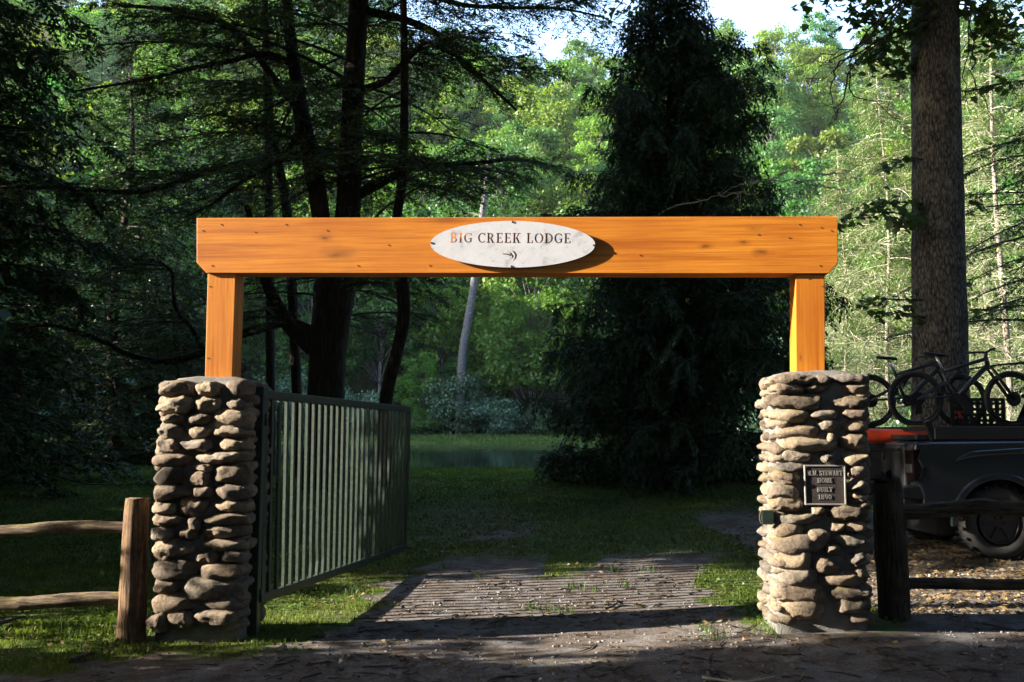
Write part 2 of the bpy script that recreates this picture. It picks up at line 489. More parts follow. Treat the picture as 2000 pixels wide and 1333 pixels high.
# ------------------------------------------------------------------ ground
def pond_e(x, y): return np.sqrt((x / 30.0) ** 2 + ((y - 53.0) / 27.0) ** 2)
def softp(t, k=4.0): return np.log1p(np.exp(np.clip(t / k, -30, 30))) * k
WATER_Z = 0.53
def gz(x, y, fine=True):
    x, y = np.asarray(x, float), np.asarray(y, float)
    z = 0.60 * sstep(9, 25, y) + 0.013 * np.clip(x, -30, 30)
    near = sstep(30, 12, y)
    rut = sstep(10, 13, y) * near
    z = z + 0.10 * (fbm(x * 0.35, y * 0.35, 3) - 0.5) * (0.4 + 0.6 * sstep(9, 14, y))
    z = z - 0.03 * np.exp(-((x - drive_x(y) - 0.75) / 0.22) ** 2) * rut - 0.03 * np.exp(-((x - drive_x(y) + 0.75) / 0.22) ** 2) * rut
    z = z + 0.075 * np.exp(-((x - 2.7) / 1.5) ** 2 - ((y - 7.6) / 1.3) ** 2)
    z = z * (1 - sstep(24, 27, y)) + (0.60) * sstep(24, 27, y)
    e = pond_e(x, y)
    z = np.where(e < 1.1, z + (-0.7 - z) * sstep(1.015, 0.88, e), z)
    z = z + 0.32 * sstep(79.5, 86, y)
    back = (0.67 + 0.12 * sstep(-10, -55, x)) * (softp(y - 97) - softp(y - (198 + 50 * sstep(10, -50, x) + 26 * sstep(25, 70, x)), 12.0))
    left = 0.93 * (softp(-x - 52) - softp(-x - 112)) * sstep(30, 52, y)  # unseen hill, sized to shade the foot of the far wood
    right = 0.75 * (softp(x - 45) - softp(x - 110)) * sstep(-60, 20, y) * (1 - 0.5 * sstep(60, 110, y))  # made steep to block low sky light
    south = 0.75 * (softp(-y - 22) - softp(-y - 80)) * sstep(-60, -20, x)  # unseen hill added behind the camera to cut low sky light
    hill = np.maximum(np.maximum(np.maximum(back, left), right), south)
    z = z + hill + (fbm(x * 0.06, y * 0.06, 8) - 0.5) * 4.0 * sstep(2, 12, hill)
    if fine:
        z = z + near * (0.008 * (fbm(x * 2.6, y * 2.6, 21, 4) - 0.5) + 0.006 * (fbm(x * 9, y * 9, 33, 3) - 0.5))
    return z
def drive_x(y): return 0.15 + 0.040 * np.clip(np.asarray(y, float) - 8, 0, 14) ** 2
def grass_mask(x, y):
    """1 where grass grows, 0 on the road, the drive and the bare litter"""
    x, y = np.asarray(x, float), np.asarray(y, float)
    w = (fbm(x * 1.1, y * 1.1, 51, 4) - 0.5)
    w2 = (fbm(x * 4.0, y * 4.0, 57, 3) - 0.5)
    edge = np.interp(x, [-9, -3.5, -2.0, -1.2, 1.6, 2.0, 3.0, 4, 9], [6.4, 6.65, 7.35, 7.9, 7.9, 7.35, 7.25, 7.5, 7.6])
    g = sstep(-0.30, 0.30, y - edge + w * 1.1 + w2 * 0.5)
    d = np.abs(x - drive_x(y))
    track = sstep(1.75, 1.35, d + w * 1.4 + w2 * 0.5) * sstep(22, 17, y)
    mid = sstep(0.42, 0.22, d + w * 0.6 + w2 * 0.3) * sstep(9.6, 11.0, y) * 0.6 + 0 * y
    fade = 1 - 0.70 * sstep(10.3, 13, y)                       # the drive greens over further in
    g = g * (1 - track * fade * (1 - mid))
    g = g * (1 - 0.45 * sstep(1.3, 0.5, np.sqrt(((x + 0.7) / 1.2) ** 2 + ((y - 15.2) / 2.3) ** 2) + w))
    g = g * (1 - 0.9 * sstep(2.75, 3.1, x + w * 0.5) * sstep(17, 14, y))
    return np.clip(g, 0, 1)

def grid_axis(bounds):
    out = []
    for a, b, st in bounds:
        out.append(np.arange(a, b, st))
    out.append(np.array([bounds[-1][1]]))
    return np.concatenate(out)
gxs = grid_axis([(-420, -130, 29), (-130, -40, 5), (-40, -12, 1.4), (-12, -6, 0.3), (-6, 6.5, 0.045), (6.5, 12, 0.3), (12, 40, 1.4), (40, 130, 5), (130, 420, 29)])
gys = grid_axis([(-140, 0, 6), (0, 5, 0.5), (5, 12, 0.045), (12, 16, 0.08), (16, 30, 0.3), (30, 80, 1.5), (80, 95, 1.0), (95, 230, 5), (230, 650, 40)])
GXX, GYY = np.meshgrid(gxs, gys)
GZZ = gz(GXX, GYY)
GMASK = grass_mask(GXX, GYY)
nx, ny = len(gxs), len(gys)
gverts = np.stack([GXX.ravel(), GYY.ravel(), GZZ.ravel()], 1)
ii = np.arange(nx * ny).reshape(ny, nx)
gquads = np.stack([ii[:-1, :-1].ravel(), ii[:-1, 1:].ravel(), ii[1:, 1:].ravel(), ii[1:, :-1].ravel()], 1)
fc = gverts[gquads].mean(1)
fm = grass_mask(fc[:, 0], fc[:, 1])
is_hill = (fc[:, 1] > 88) | (np.abs(fc[:, 0]) > 42) | (fc[:, 1] < -18)
is_drive = (~is_hill) & (fm < 0.5) & (fc[:, 1] < 24)

def ground_mat():
    m, nt, b = mat('earth_and_turf', 0.95, spec=0.12)
    co = coords(nt)
    a = nd(nt, 'ShaderNodeAttribute', attribute_name='grass')
    h = nd(nt, 'ShaderNodeAttribute', attribute_name='woods')
    n1, n2, n3 = noise_tex(nt, co, 0.9, 5, 0.65), noise_tex(nt, co, 7, 6, 0.7), noise_tex(nt, co, 55, 5, 0.75)
    n4 = noise_tex(nt, co, 2.3, 5, 0.7, 0.5)
    soil = ramp(nt, n2, [(0.3, (0.046, 0.038, 0.034)), (0.5, (0.100, 0.082, 0.072)), (0.7, (0.168, 0.138, 0.120))])
    grit = ramp(nt, n3, [(0.35, (0.55, 0.52, 0.5)), (0.55, (1.0, 1.0, 1.0)), (0.72, (1.9, 1.85, 1.8))])
    soil = mix(nt, 0.85, soil, grit, 'MULTIPLY')
    stony = ramp(nt, n4, [(0.47, (0, 0, 0)), (0.62, (1, 1, 1))])
    soil = mix(nt, mathn(nt, 'MULTIPLY', stony, 0.55), soil, ramp(nt, n3, [(0.3, (0.07, 0.072, 0.078)), (0.7, (0.30, 0.30, 0.31))]))
    turf = ramp(nt, n2, [(0.3, (0.030, 0.050, 0.014)), (0.55, (0.055, 0.085, 0.020)), (0.75, (0.11, 0.115, 0.030))])
    turf = mix(nt, mathn(nt, 'MULTIPLY', ramp(nt, n1, [(0.45, (0, 0, 0)), (0.7, (1, 1, 1))]), 0.5), turf, (0.125, 0.115, 0.022))
    wood = ramp(nt, n1, [(0.35, (0.030, 0.026, 0.014)), (0.65, (0.050, 0.065, 0.022))])
    f = mathn(nt, 'ADD', a.outputs['Fac'], mathn(nt, 'MULTIPLY', mathn(nt, 'SUBTRACT', n3, 0.5), 0.6))
    c = mix(nt, ramp(nt, f, [(0.35, (0, 0, 0)), (0.65, (1, 1, 1))]), soil, turf)
    c = mix(nt, h.outputs['Fac'], c, wood)
    nt.links.new(c, b.inputs['Base Color'])
    bump(nt, b, mathn(nt, 'ADD', mathn(nt, 'MULTIPLY', n2, 0.5), mathn(nt, 'MULTIPLY', n3, 0.6)), 0.5, 0.016)
    return m
M['ground'] = ground_mat()
def ground_piece(name, sel):
    q = gquads[sel]
    used, inv = np.unique(q, return_inverse=True)
    me = np_mesh(name, gverts[used], inv.reshape(q.shape))
    for an, arr in (('grass', GMASK.ravel()[used]), ('woods', np.maximum.reduce([sstep(86.5, 90, gverts[used][:, 1]), sstep(36, 42, np.abs(gverts[used][:, 0])), sstep(-14, -18, gverts[used][:, 1])]))):
        at_ = me.attributes.new(an, 'FLOAT', 'POINT')
        at_.data.foreach_set('value', np.ascontiguousarray(arr, dtype=np.float32))
    return tag(link(name, me, M['ground'], None, True), kind='structure')
ground_piece('lawn', ~is_hill & ~is_drive)
ground_piece('dirt_road', is_drive)
ground_piece('hillside', is_hill)

# pond
def water_mat():
    m, nt, b = mat('still_pond_water', 0.04, spec=0.5)
    b.inputs['Base Color'].default_value = (0.012, 0.022, 0.018, 1)
    b.inputs['IOR'].default_value = 1.33
    co = coords(nt, (0.5, 1.6, 1))
    bump(nt, b, noise_tex(nt, co, 0.8, 3), 0.05, 0.05)
    return m
wp = MB()
wn_ = 72
ring_in = [(31 * math.cos(2 * PI * i / wn_), 53 + 28 * math.sin(2 * PI * i / wn_), WATER_Z) for i in range(wn_)]
wp.add(ring_in, [tuple(range(wn_))])
tag(wp.build('pond_water', water_mat()), kind='structure')

# ------------------------------------------------------------------ foliage makers
RNG = np.random.default_rng(7)
def unit(v): return v / np.maximum(np.linalg.norm(v, axis=-1, keepdims=True), 1e-9)
def leaf_arr(P, T, N, L, w, fold=0.0):
    """pointed leaf blades: base P, direction T, facing N; returns (n,4,3)"""
    W = unit(np.cross(T, N))
    L = np.broadcast_to(np.asarray(L, float), P.shape[:1])[:, None]
    w = np.broadcast_to(np.asarray(w, float), P.shape[:1])[:, None]
    mid = P + T * L * 0.45
    up = unit(np.cross(W, T)) * (w * fold)
    return np.stack([P, mid + W * w / 2 + up, P + T * L, mid - W * w / 2 + up], 1)

class Crown:
    def __init__(self): self.wood, self.rib, self.leaf = MB(), [], []
    def build(self, name, mats, parent, shadow=True):
        Vs, Fs, mi, base = [], [], [], 0
        if self.wood.v:
            Vs.append(np.array(self.wood.v)); Fs.append(np.array(self.wood.f)); mi.append(np.zeros(len(self.wood.f), int))
            base = len(self.wood.v)
        for lst, k in ((self.rib, 0), (self.leaf, 1)):
            if not lst: continue
            A = np.concatenate(lst).reshape(-1, 3)
            n = len(A) // 4
            Vs.append(A); Fs.append(np.arange(base, base + 4 * n).reshape(n, 4)); mi.append(np.full(n, k))
            base += 4 * n
        me = np_mesh(name, np.concatenate(Vs), np.concatenate(Fs))
        for m in mats: me.materials.append(m)
        me.polygons.foreach_set('material_index', np.concatenate(mi).astype(np.int32))
        o = bpy.data.objects.new(name, me)
        COL.objects.link(o)
        o.parent = parent
        return o

def resample(pts, n):
    pts = np.asarray(pts, float)
    d = np.r_[0, np.cumsum(np.linalg.norm(np.diff(pts, axis=0), axis=1))]
    t = np.linspace(0, d[-1], n)
    return np.stack([np.interp(t, d, pts[:, k]) for k in range(3)], 1), d[-1]

def foliate(C, pts, rng, twig_len=0.8, step=0.16, leafL=0.10, leafw=0.030, pitch=0.045, hang=0.12, start=0.15, cover=1.0, ribw=0.008, flat=0.25, keep_twigs=True):
    """feathered twigs with needle sprays along a branch line"""
    P, length = resample(pts, 24)
    m = max(3, int(length / step))
    t = np.sort(rng.uniform(start, 1.0, 2 * m))
    n = len(t)
    idx = t * 23
    i0 = np.clip(idx.astype(int), 0, 22)
    fr = (idx - i0)[:, None]
    B = P[i0] * (1 - fr) + P[i0 + 1] * fr
    D = unit(P[i0 + 1] - P[i0])
    side = unit(np.cross(D, np.array([0, 0, 1.0])))
    sg = np.where(np.arange(n) % 2 == 0, 1.0, -1.0)[:, None]
    td = unit(side * sg * rng.uniform(0.6, 1.0, (n, 1)) + D * rng.uniform(0.3, 0.9, (n, 1)) + np.array([0, 0, 1.0]) * rng.normal(-hang, flat, (n, 1)))
    tl = twig_len * (1 - 0.6 * t) * rng.uniform(0.5, 1.25, n) + 0.10
    if keep_twigs:
        C.rib.append(leaf_arr(B, td, np.array([0, 0, 1.0]) + rng.normal(0, 0.3, (n, 3)), tl, ribw * 1.6))
        C.rib.append(leaf_arr(B, td, side + rng.normal(0, 0.2, (n, 3)), tl, ribw * 1.6))
    k = max(3, int(twig_len / pitch))
    s = np.linspace(0.12, 1.0, k)
    LP = B[:, None, :] + td[:, None, :] * (s[None, :, None] * tl[:, None, None])
    LP[:, :, 2] -= hang * 0.6 * (s[None, :] ** 2) * tl[:, None]
    lat = unit(np.cross(td, np.array([0, 0, 1.0])))
    alt = np.where(np.arange(k) % 2 == 0, 1.0, -1.0)
    LD = unit(td[:, None, :] * 0.7 + lat[:, None, :] * alt[None, :, None] * 0.8 + rng.normal(0, 0.28, (n, k, 3)) - np.array([0, 0, hang * 0.7]))
    LP, LD = LP.reshape(-1, 3), LD.reshape(-1, 3)
    if cover < 1:
        kp = rng.random(len(LP)) < cover
        LP, LD = LP[kp], LD[kp]
    q = len(LP)
    C.leaf.append(leaf_arr(LP, LD, np.array([0, 0, 1.0]) + rng.normal(0, 0.5, (q, 3)), leafL * rng.uniform(0.6, 1.4, q), leafw * rng.uniform(0.7, 1.3, q)))

def branch_line(p0, az, length, elev, droop, rng, n=7, wig=0.05):
    t = np.linspace(0, 1, n)
    d = np.array([math.cos(az), math.sin(az), 0])
    s = np.array([-math.sin(az), math.cos(az), 0])
    w = np.cumsum(rng.normal(0, wig * length / n, (n, 2)), 0) * t[:, None] * 1.6
    P = np.asarray(p0)[None, :] + d * (length * t)[:, None] + s * w[:, :1]
    P[:, 2] += length * (elev * t - droop * t * t) + w[:, 1] * 0.5
    return P

def trunk_pts(pix, Y, base):
    """trunk line measured in the photograph at distance Y, relative to the tree's base"""
    pts = [at(u, v, Y) - base for u, v, r in pix]
    return pts, [r * Y / F_PX for u, v, r in pix]

def smooth_line(pts, rad, n):
    """Catmull-Rom through measured points"""
    P, R = np.array([list(p) for p in pts]), np.array(rad)
    m = len(P)
    out, ro = [], []
    for q in np.linspace(0, m - 1, n):
        i = min(int(q), m - 2)
        f = q - i
        p0, p1, p2, p3 = P[max(i - 1, 0)], P[i], P[i + 1], P[min(i + 2, m - 1)]
        out.append(0.5 * (2 * p1 + (p2 - p0) * f + (2 * p0 - 5 * p1 + 4 * p2 - p3) * f * f + (3 * p1 - p0 - 3 * p2 + p3) * f ** 3))
        ro.append(R[i] * (1 - f) + R[i + 1] * f)
    return [Vector(p) for p in out], ro

def bark_tube(name, pts, rad, m, parent, n=40, sides=18, rough=0.06, seed=0):
    """trunk or limb with an uneven, fluted surface"""
    P, R = smooth_line(pts, rad, n)
    mb = MB()
    mb.tube(P, R, sides)
    c = 0
    for i in range(n):
        for k in range(sides):
            v = Vector(mb.v[c])
            q = mnoise.noise(Vector((k * 0.9 + seed, P[i].z * 1.3, seed * 3.1))) * 0.7 + mnoise.noise(v * 3.0) * 0.5
            v = P[i] + (v - P[i]) * (1 + rough * 1.6 * q)
            mb.v[c] = (v.x, v.y, v.z)
            c += 1
    return mb.build(name, m, parent, True)

def copy_thing(o, label=None, group=None):
    c = o.copy()
    COL.objects.link(c)
    for ch in o.children:
        d = ch.copy()
        COL.objects.link(d)
        d.parent = c
        for g in ch.children:
            e = g.copy()
            COL.objects.link(e)
            e.parent = d
    if label: c['label'] = label
    if group: c['group'] = group
    return c

# ------------------------------------------------------------------ the big forked hemlock by the lawn
rng = np.random.default_rng(11)
def base_at(u, Y):
    x = at(u, 900, Y).x
    return Vector((x, Y, float(gz(x, Y, False))))
def auto_branches(C, P, R, rng, zlo, zhi, n, l0, l1, cover, azs=None, **kw):
    """horizontal boughs out of a stem between two heights; longer below"""
    P = np.array([list(p) for p in P]); R = np.array(R)
    zs = np.sort(rng.uniform(zlo, zhi, n))
    for i, z in enumerate(zs):
        p = np.array([np.interp(z, P[:, 2], P[:, k]) for k in range(3)])
        az = rng.uniform(0, 2 * PI) if azs is None else azs[rng.integers(len(azs))] + rng.normal(0, 0.35)
        f = (z - zlo) / max(zhi - zlo, 1e-6)
        L = (l0 * (1 - f) + l1 * f) * rng.uniform(0.65, 1.2)
        line = branch_line(p, az, L, rng.uniform(-0.02, 0.28), rng.uniform(0.18, 0.42), rng)
        r0 = 0.006 * L + 0.010
        C.wood.tube([Vector(q) for q in line], list(np.linspace(r0, 0.005, len(line))), 5, False)
        foliate(C, line, rng, cover=cover, **kw)
        for b in range(rng.integers(2, 4)):                       # side boughs
            t = rng.uniform(0.2, 0.7)
            q = line[int(t * 6)]
            sl = branch_line(q, az + rng.choice([-1, 1]) * rng.uniform(0.5, 1.1), L * (1 - t) * rng.uniform(0.5, 0.9) + 0.3, 0.05, 0.25, rng)
            C.wood.tube([Vector(w) for w in sl], list(np.linspace(r0 * 0.5, 0.004, len(sl))), 4, False)
            foliate(C, sl, rng, cover=cover, **kw)

EVER = 'hemlocks standing on the lawn behind the gate'
Y = 20.0
B1 = base_at(634, Y)
hem = tag(empty('hemlock_tree', B1), 'big forked hemlock with thick dark trunk and spreading boughs behind the open gate', 'tree')
lo_pix = [(632, 960, 52), (636, 860, 38), (638, 700, 35), (646, 630, 38), (654, 570, 40), (664, 525, 36), (678, 440, 25), (684, 300, 23), (692, 150, 21), (700, 0, 19), (706, -250, 15), (712, -650, 7)]
tp, tr = trunk_pts(lo_pix, Y, B1)
bark_tube('trunk', tp, tr, M['bark_hemlock'], hem, 60, 22, 0.08, 1)
l_pix = [(650, 590, 24), (634, 480, 20), (626, 420, 18), (612, 330, 19), (590, 230, 16), (575, 130, 13), (560, 0, 11), (545, -300, 6)]
lp, lr = trunk_pts(l_pix, Y, B1)
bark_tube('limb', lp, lr, M['bark_hemlock'], hem, 40, 16, 0.08, 2)
LIMBS = [
    [(600, 300, 9), (545, 312, 8), (480, 318, 7), (400, 335, 6.5), (330, 362, 6), (255, 375, 5), (130, 368, 4), (0, 366, 3), (-120, 380, 2)],
    [(690, 385, 13), (720, 365, 11), (770, 335, 9), (815, 315, 7.5), (860, 308, 6.5), (930, 300, 5), (1010, 288, 4), (1090, 300, 2.5)],
    [(620, 655, 14), (560, 630, 11), (510, 643, 9), (475, 655, 8), (400, 690, 7), (324, 708, 6), (252, 692, 5.5), (216, 672, 5), (148, 647, 4), (99, 638, 3), (20, 655, 2)],
    [(612, 680, 18), (570, 640, 14), (545, 590, 12), (531, 550, 10), (520, 480, 7), (505, 420, 5)],
    [(400, 690, 5), (372, 640, 4.5), (342, 607, 4), (330, 565, 3.5), (324, 526, 3), (288, 503, 2.5), (240, 500, 1.5)],
    [(585, 215, 10), (540, 160, 8), (480, 80, 7), (420, 25, 6), (330, -5, 5), (200, -20, 3)],
    [(578, 130, 8), (520, 110, 6), (455, 130, 5), (380, 150, 4), (300, 175, 3), (180, 200, 2)],
    [(690, 180, 9), (760, 160, 7), (830, 100, 6), (900, 130, 4), (960, 190, 3)],
    [(700, 20, 10), (780, 30, 8), (860, 60, 7), (905, 110, 6), (960, 150, 4), (1010, 190, 2.5)],
    [(705, -60, 9), (820, -20, 6), (900, 3, 5), (1000, 6, 4), (1090, 4, 3), (1180, 18, 1.5)],
    [(640, 545, 9), (700, 560, 8), (735, 535, 6), (800, 520, 4), (870, 500, 2)],
    [(592, 240, 7), (560, 300, 6), (520, 330, 5), (470, 360, 4), (420, 400, 3), (360, 430, 2)],
]
C1 = Crown()
for k, pix in enumerate(LIMBS):
    pts, rad = trunk_pts(pix, Y, B1)
    for i in range(len(pts)):                                    # boughs swing out of the trunk's plane
        pts[i] = pts[i] + Vector((0, math.sin(k * 1.7) * 1.2 * (i / len(pts)), 0))
    bark_tube('limb', pts, rad, M['bark_hemlock'], hem, 30, 9, 0.10, k + 5)
    sp, _ = smooth_line(pts, rad, 20)
    arr = np.array([list(p) for p in sp])
    low = k in (2, 3, 4)
    foliate(C1, arr, rng, twig_len=1.1, step=0.2, cover=0.28 if low else 0.75, hang=0.10, start=0.3)
    for b in range(9):
        t = rng.uniform(0.25, 0.95)
        q = arr[int(t * 19)]
        d = arr[min(int(t * 19) + 1, 19)] - arr[max(int(t * 19) - 1, 0)]
        az = math.atan2(d[1], d[0]) + rng.choice([-1, 1]) * rng.uniform(0.3, 1.0)
        sl = branch_line(q, az, rng.uniform(0.9, 2.2), 0.08, 0.28, rng)
        C1.wood.tube([Vector(w) for w in sl], list(np.linspace(0.016, 0.004, len(sl))), 4, False)
        foliate(C1, sl, rng, twig_len=0.7, step=0.15, cover=0.25 if low else 0.8)
SP1, SR1 = smooth_line(tp, tr, 60)
SP2, SR2 = smooth_line(lp, lr, 40)
zof = lambda v: at(640, v, Y).z - B1.z
auto_branches(C1, SP1[22:], SR1[22:], rng, zof(400), zof(-420), 34, 5.6, 2.4, 0.75, twig_len=0.8, step=0.17)
auto_branches(C1, SP2, SR2, rng, zof(300), zof(-280), 24, 4.8, 2.6, 0.75, twig_len=0.8, step=0.17)
auto_branches(C1, SP1[4:26], SR1[4:26], rng, zof(640), zof(430), 9, 2.6, 3.2, 0.12, twig_len=0.7, step=0.22)
tag(C1.build('crown', [M['twig_dark'], M['needle_hemlock']], hem), kind='stuff')

def slim_hemlock(pix, Y, label, n, l0, l1, vlo, vhi, seed, cover=0.6):
    r = np.random.default_rng(seed)
    b = base_at(pix[0][0], Y)
    t = tag(empty('hemlock_tree', b), label, 'tree')
    p, q = trunk_pts(pix, Y, b)
    bark_tube('trunk', p, q, M['bark_hemlock'], t, 44, 14, 0.07, seed)
    C = Crown()
    SP, SR = smooth_line(p, q, 44)
    z = lambda v: at(pix[0][0], v, Y).z - b.z
    auto_branches(C, SP, SR, r, z(vlo), z(vhi), n, l0, l1, cover, twig_len=0.75, step=0.17)
    tag(C.build('crown', [M['twig_dark'], M['needle_hemlock']], t), kind='stuff')
    return t
slim_hemlock([(750, 950, 15), (753, 790, 13), (772, 700, 12), (788, 625, 12.5), (784, 545, 14), (772, 480, 11), (776, 420, 9), (788, 320, 10), (790, 160, 8), (788, 0, 7), (785, -260, 4)], 19.0,
             'slender hemlock with a curving stem just beyond the free end of the gate', 26, 3.4, 2.0, 400, -230, 23)
slim_hemlock([(585, 950, 11), (580, 780, 10), (572, 600, 10), (562, 430, 10), (545, 320, 8.5), (530, 250, 7.5), (521, 100, 6), (516, -120, 4)], 22.5,
             'slender leaning hemlock stem just behind the big forked hemlock, left of its fork', 22, 3.0, 2.2, 380, -110, 29)
slim_hemlock([(530, 950, 9), (528, 700, 9), (526, 430, 8.5), (524, 300, 7.5), (520, 150, 6), (515, -60, 4)], 23.5,
             'thin straight hemlock stem furthest from the gate in the hemlock clump', 16, 3.0, 2.0, 330, -50, 31)

# ------------------------------------------------------------------ generic evergreens, full to the ground
def evergreen(name, H, R0, n, needles, wood, seed, shape=0.8, cover=1.0, twig=0.8, step=0.2, leafL=0.13, leafw=0.05, pitch=0.06, hang=0.25, zmin=0.25, droop=0.35, trunk_r=0.22, wood_mat=None, twigcount=3, flat=0.25):
    r = np.random.default_rng(seed)
    t = empty(name)
    mb = MB()
    P = [Vector((0.15 * math.sin(i * 0.7 + seed), 0.12 * math.cos(i * 0.9 + seed), H * i / 10 - (0.3 if i == 0 else 0))) for i in range(11)]
    P[0].x = P[1].x; P[0].y = P[1].y
    mb.tube(P, [trunk_r * (1 - 0.92 * i / 10) + 0.01 for i in range(11)], 10)
    mb.build('trunk', wood_mat or M['bark_hemlock'], t, True)
    C = Crown()
    PP = np.array([list(p) for p in P])
    for i in range(n):
        f = (i + r.random()) / n
        z = zmin + (H - zmin - 0.2) * f
        L = R0 * max(0.06, (1 - f)) ** shape * r.uniform(0.7, 1.15)
        p = np.array([np.interp(z, PP[:, 2], PP[:, 0]), np.interp(z, PP[:, 2], PP[:, 1]), z])
        az = i * 2.39996 + r.normal(0, 0.3)
        line = branch_line(p, az, L, r.uniform(0.0, 0.25), r.uniform(0.5, 1.3) * droop, r)
        line[:, 2] = np.maximum(line[:, 2], 0.12)
        C.wood.tube([Vector(q) for q in line], list(np.linspace(0.008 * L + 0.008, 0.005, len(line))), 4, False)
        foliate(C, line, r, twig_len=min(twig, L * 0.6), step=step, cover=cover, leafL=leafL, leafw=leafw, pitch=pitch, hang=hang, flat=flat, start=0.1)
    tag(C.build('crown', [wood, needles], t), kind='stuff')
    return t

dark = [evergreen('evergreen_tree', 15.5, 4.2, 150, M['needle_dark'], M['twig_dark'], 41, 0.55, twig=1.1, leafL=0.16, leafw=0.06),
        evergreen('evergreen_tree', 12.0, 3.8, 130, M['needle_dark'], M['twig_dark'], 43, 0.6, twig=1.0, leafL=0.16, leafw=0.06)]
def put(o, x, y, label, cat='tree', s=1.0, rz=0.0, group=None, first=[]):
    if id(o) in first: o = copy_thing(o)
    else: first.append(id(o))
    o.location = (x, y, float(gz(x, y, False)) - 0.03)
    o.rotation_euler = (0, 0, rz)
    o.scale = (s, s, s)
    return tag(o, label, cat, group)
put(dark[0], -11.9, 21.0, 'dark full evergreen nearest the log fence, its boughs sweeping the lawn')
put(dark[1], -9.9, 28.5, 'small dark evergreen between the fence end evergreen and the stone pillar', rz=1.0, s=0.55)
put(dark[0], -15.8, 25.0, 'tall dark evergreen at the very edge of the picture behind the log fence', s=1.1, rz=2.0)
put(dark[1], -13.0, 32.0, 'dark evergreen standing deepest in the shade beyond the lawn', s=1.2, rz=4.0)
# more of the same wood, unseen, placed to shade road, lawn and pond
SH = 'evergreens of the wood beside the road'
SHL = 'unseen dark evergreen of the wood beside the road, placed for its shade'
SHADERS = [(-15, 0.9, 1.2), (-13, -6, 0.9), (-20, -1, 1.2), (-16.8, 13.9, 1.45), (-19.5, 14.6, 1.75), (-15.5, 18.5, 1.3), (-20, 22, 1.5), (-21, 28.5, 1.15), (-25, 35, 1.2), (-30, 42, 1.3), (-35, 50, 1.35), (-41, 59, 1.4), (-46, 69, 1.4), (-51, 79, 1.4),
           (9, -5, 1.2), (15, 1, 1.2), (2, -11, 1.3), (-5, -10, 1.2), (19, 8, 1.1), (22, 16, 1.4), (-41, -5, 1.2), (-42, 11, 1.2)]  # this row added to lower the sky light near the gate
ADDED_CROWNS = [(-9.5, 13.5, 1.15), (10, 11, 1.05), (5, -1, 1.0), (-5, -3, 1.0), (14, 4, 1.0), (-15, -8, 1.1), (0, -12, 1.1), (-2.5, 0.5, 0.9), (12, 18, 1.1), (-12, 2.5, 1.2), (6.5, 5.5, 1.0),
            (-17, 11.9, 0.6), (-24, 1.0, 1.3), (-25, -9, 1.1), (-24, 16, 1.2), (-37, -14, 1.3), (10, -9, 1.1), (-10, -15, 1.2), (17, -4, 1.1), (20, 12, 1.1)]
ADDED_BUSHES = [(1, -10.5, 1.4, 1.35), (1, -9.5, -2.0, 1.2), (1, -9.6, 3.4, 1.0), (1, -15.5, 1.3, 1.6), (1, -9.2, 9.6, 0.55), (1, -9.4, 11.6, 0.6), (3, -9.6, 4.9, 0.27), (3, -9.9, 3.7, 0.36), (1, -12.4, 12.6, 1.3)]
for i, (x, y, s) in enumerate(SHADERS):
    put(dark[i % 2], x, y, SHL, s=s, rz=i * 1.3, group=SH)

# the dark spruce
def spruce():
    r = np.random.default_rng(61)
    Y = 20.0
    b = base_at(1325, Y)
    t = tag(empty('spruce_tree', b), 'tall blackish spruce with drooping boughs down to the lawn beyond the drive', 'tree')
    H = at(1330, -240, Y).z - b.z
    mb = MB()
    mb.tube([Vector((0.04 * math.sin(i), 0.03 * math.cos(i * 2), H * i / 8 - (0.2 if i == 0 else 0))) for i in range(9)], [0.26 * (1 - i / 8.3) for i in range(9)], 12)
    mb.build('trunk', M['bark_hemlock'], t, True)
    C = Crown()
    zs = np.linspace(0.25, H - 0.1, 380)
    wz = [b.z * 0 + at(0, v, Y).z - b.z for v in (960, 850, 600, 400, 200, 100, 0, -240)]
    wr = [2.0, 2.3, 2.15, 1.95, 1.45, 1.1, 0.62, 0.05]
    for i, z in enumerate(zs):
        R = np.interp(z, wz, wr) * r.uniform(0.6, 1.32)
        if z < 5.0: R *= 1.05
        az = i * 2.39996 + r.normal(0, 0.35)
        line = branch_line((0, 0, z), az, max(R, 0.08), r.uniform(-0.1, 0.1), r.uniform(0.1, 0.3), r)
        line[:, 2] += 0.18 * R * np.linspace(0, 1, 7) ** 3
        line[:, 2] = np.maximum(line[:, 2], 0.1)
        C.wood.tube([Vector(q) for q in line], list(np.linspace(0.008 * R + 0.006, 0.004, 7)), 4, False)
        foliate(C, line, r, twig_len=0.55, step=0.10, leafL=0.12, leafw=0.040, pitch=0.05, hang=0.95, flat=0.3, start=0.12, ribw=0.006)
        if i % 8 == 3 and z > 1.5:                                # boughs that reach out past the rest, tips turned up
            l2 = branch_line((0, 0, z + 0.1), az + 0.4, max(R * 1.35, 0.4), 0.0, 0.22, r)
            l2[:, 2] += 0.30 * R * np.linspace(0, 1, 7) ** 3
            C.wood.tube([Vector(q) for q in l2], list(np.linspace(0.02, 0.004, 7)), 4, False)
            foliate(C, l2, r, twig_len=0.5, step=0.085, leafL=0.11, leafw=0.036, pitch=0.045, hang=0.9, flat=0.25, start=0.3, ribw=0.006)
        foliate(C, line, r, twig_len=0.30, step=0.12, leafL=0.11, leafw=0.036, pitch=0.05, hang=0.1, flat=0.2, start=0.3, ribw=0.005)
    tag(C.build('crown', [M['twig_dark'], M['needle_spruce']], t), kind='stuff')
spruce()
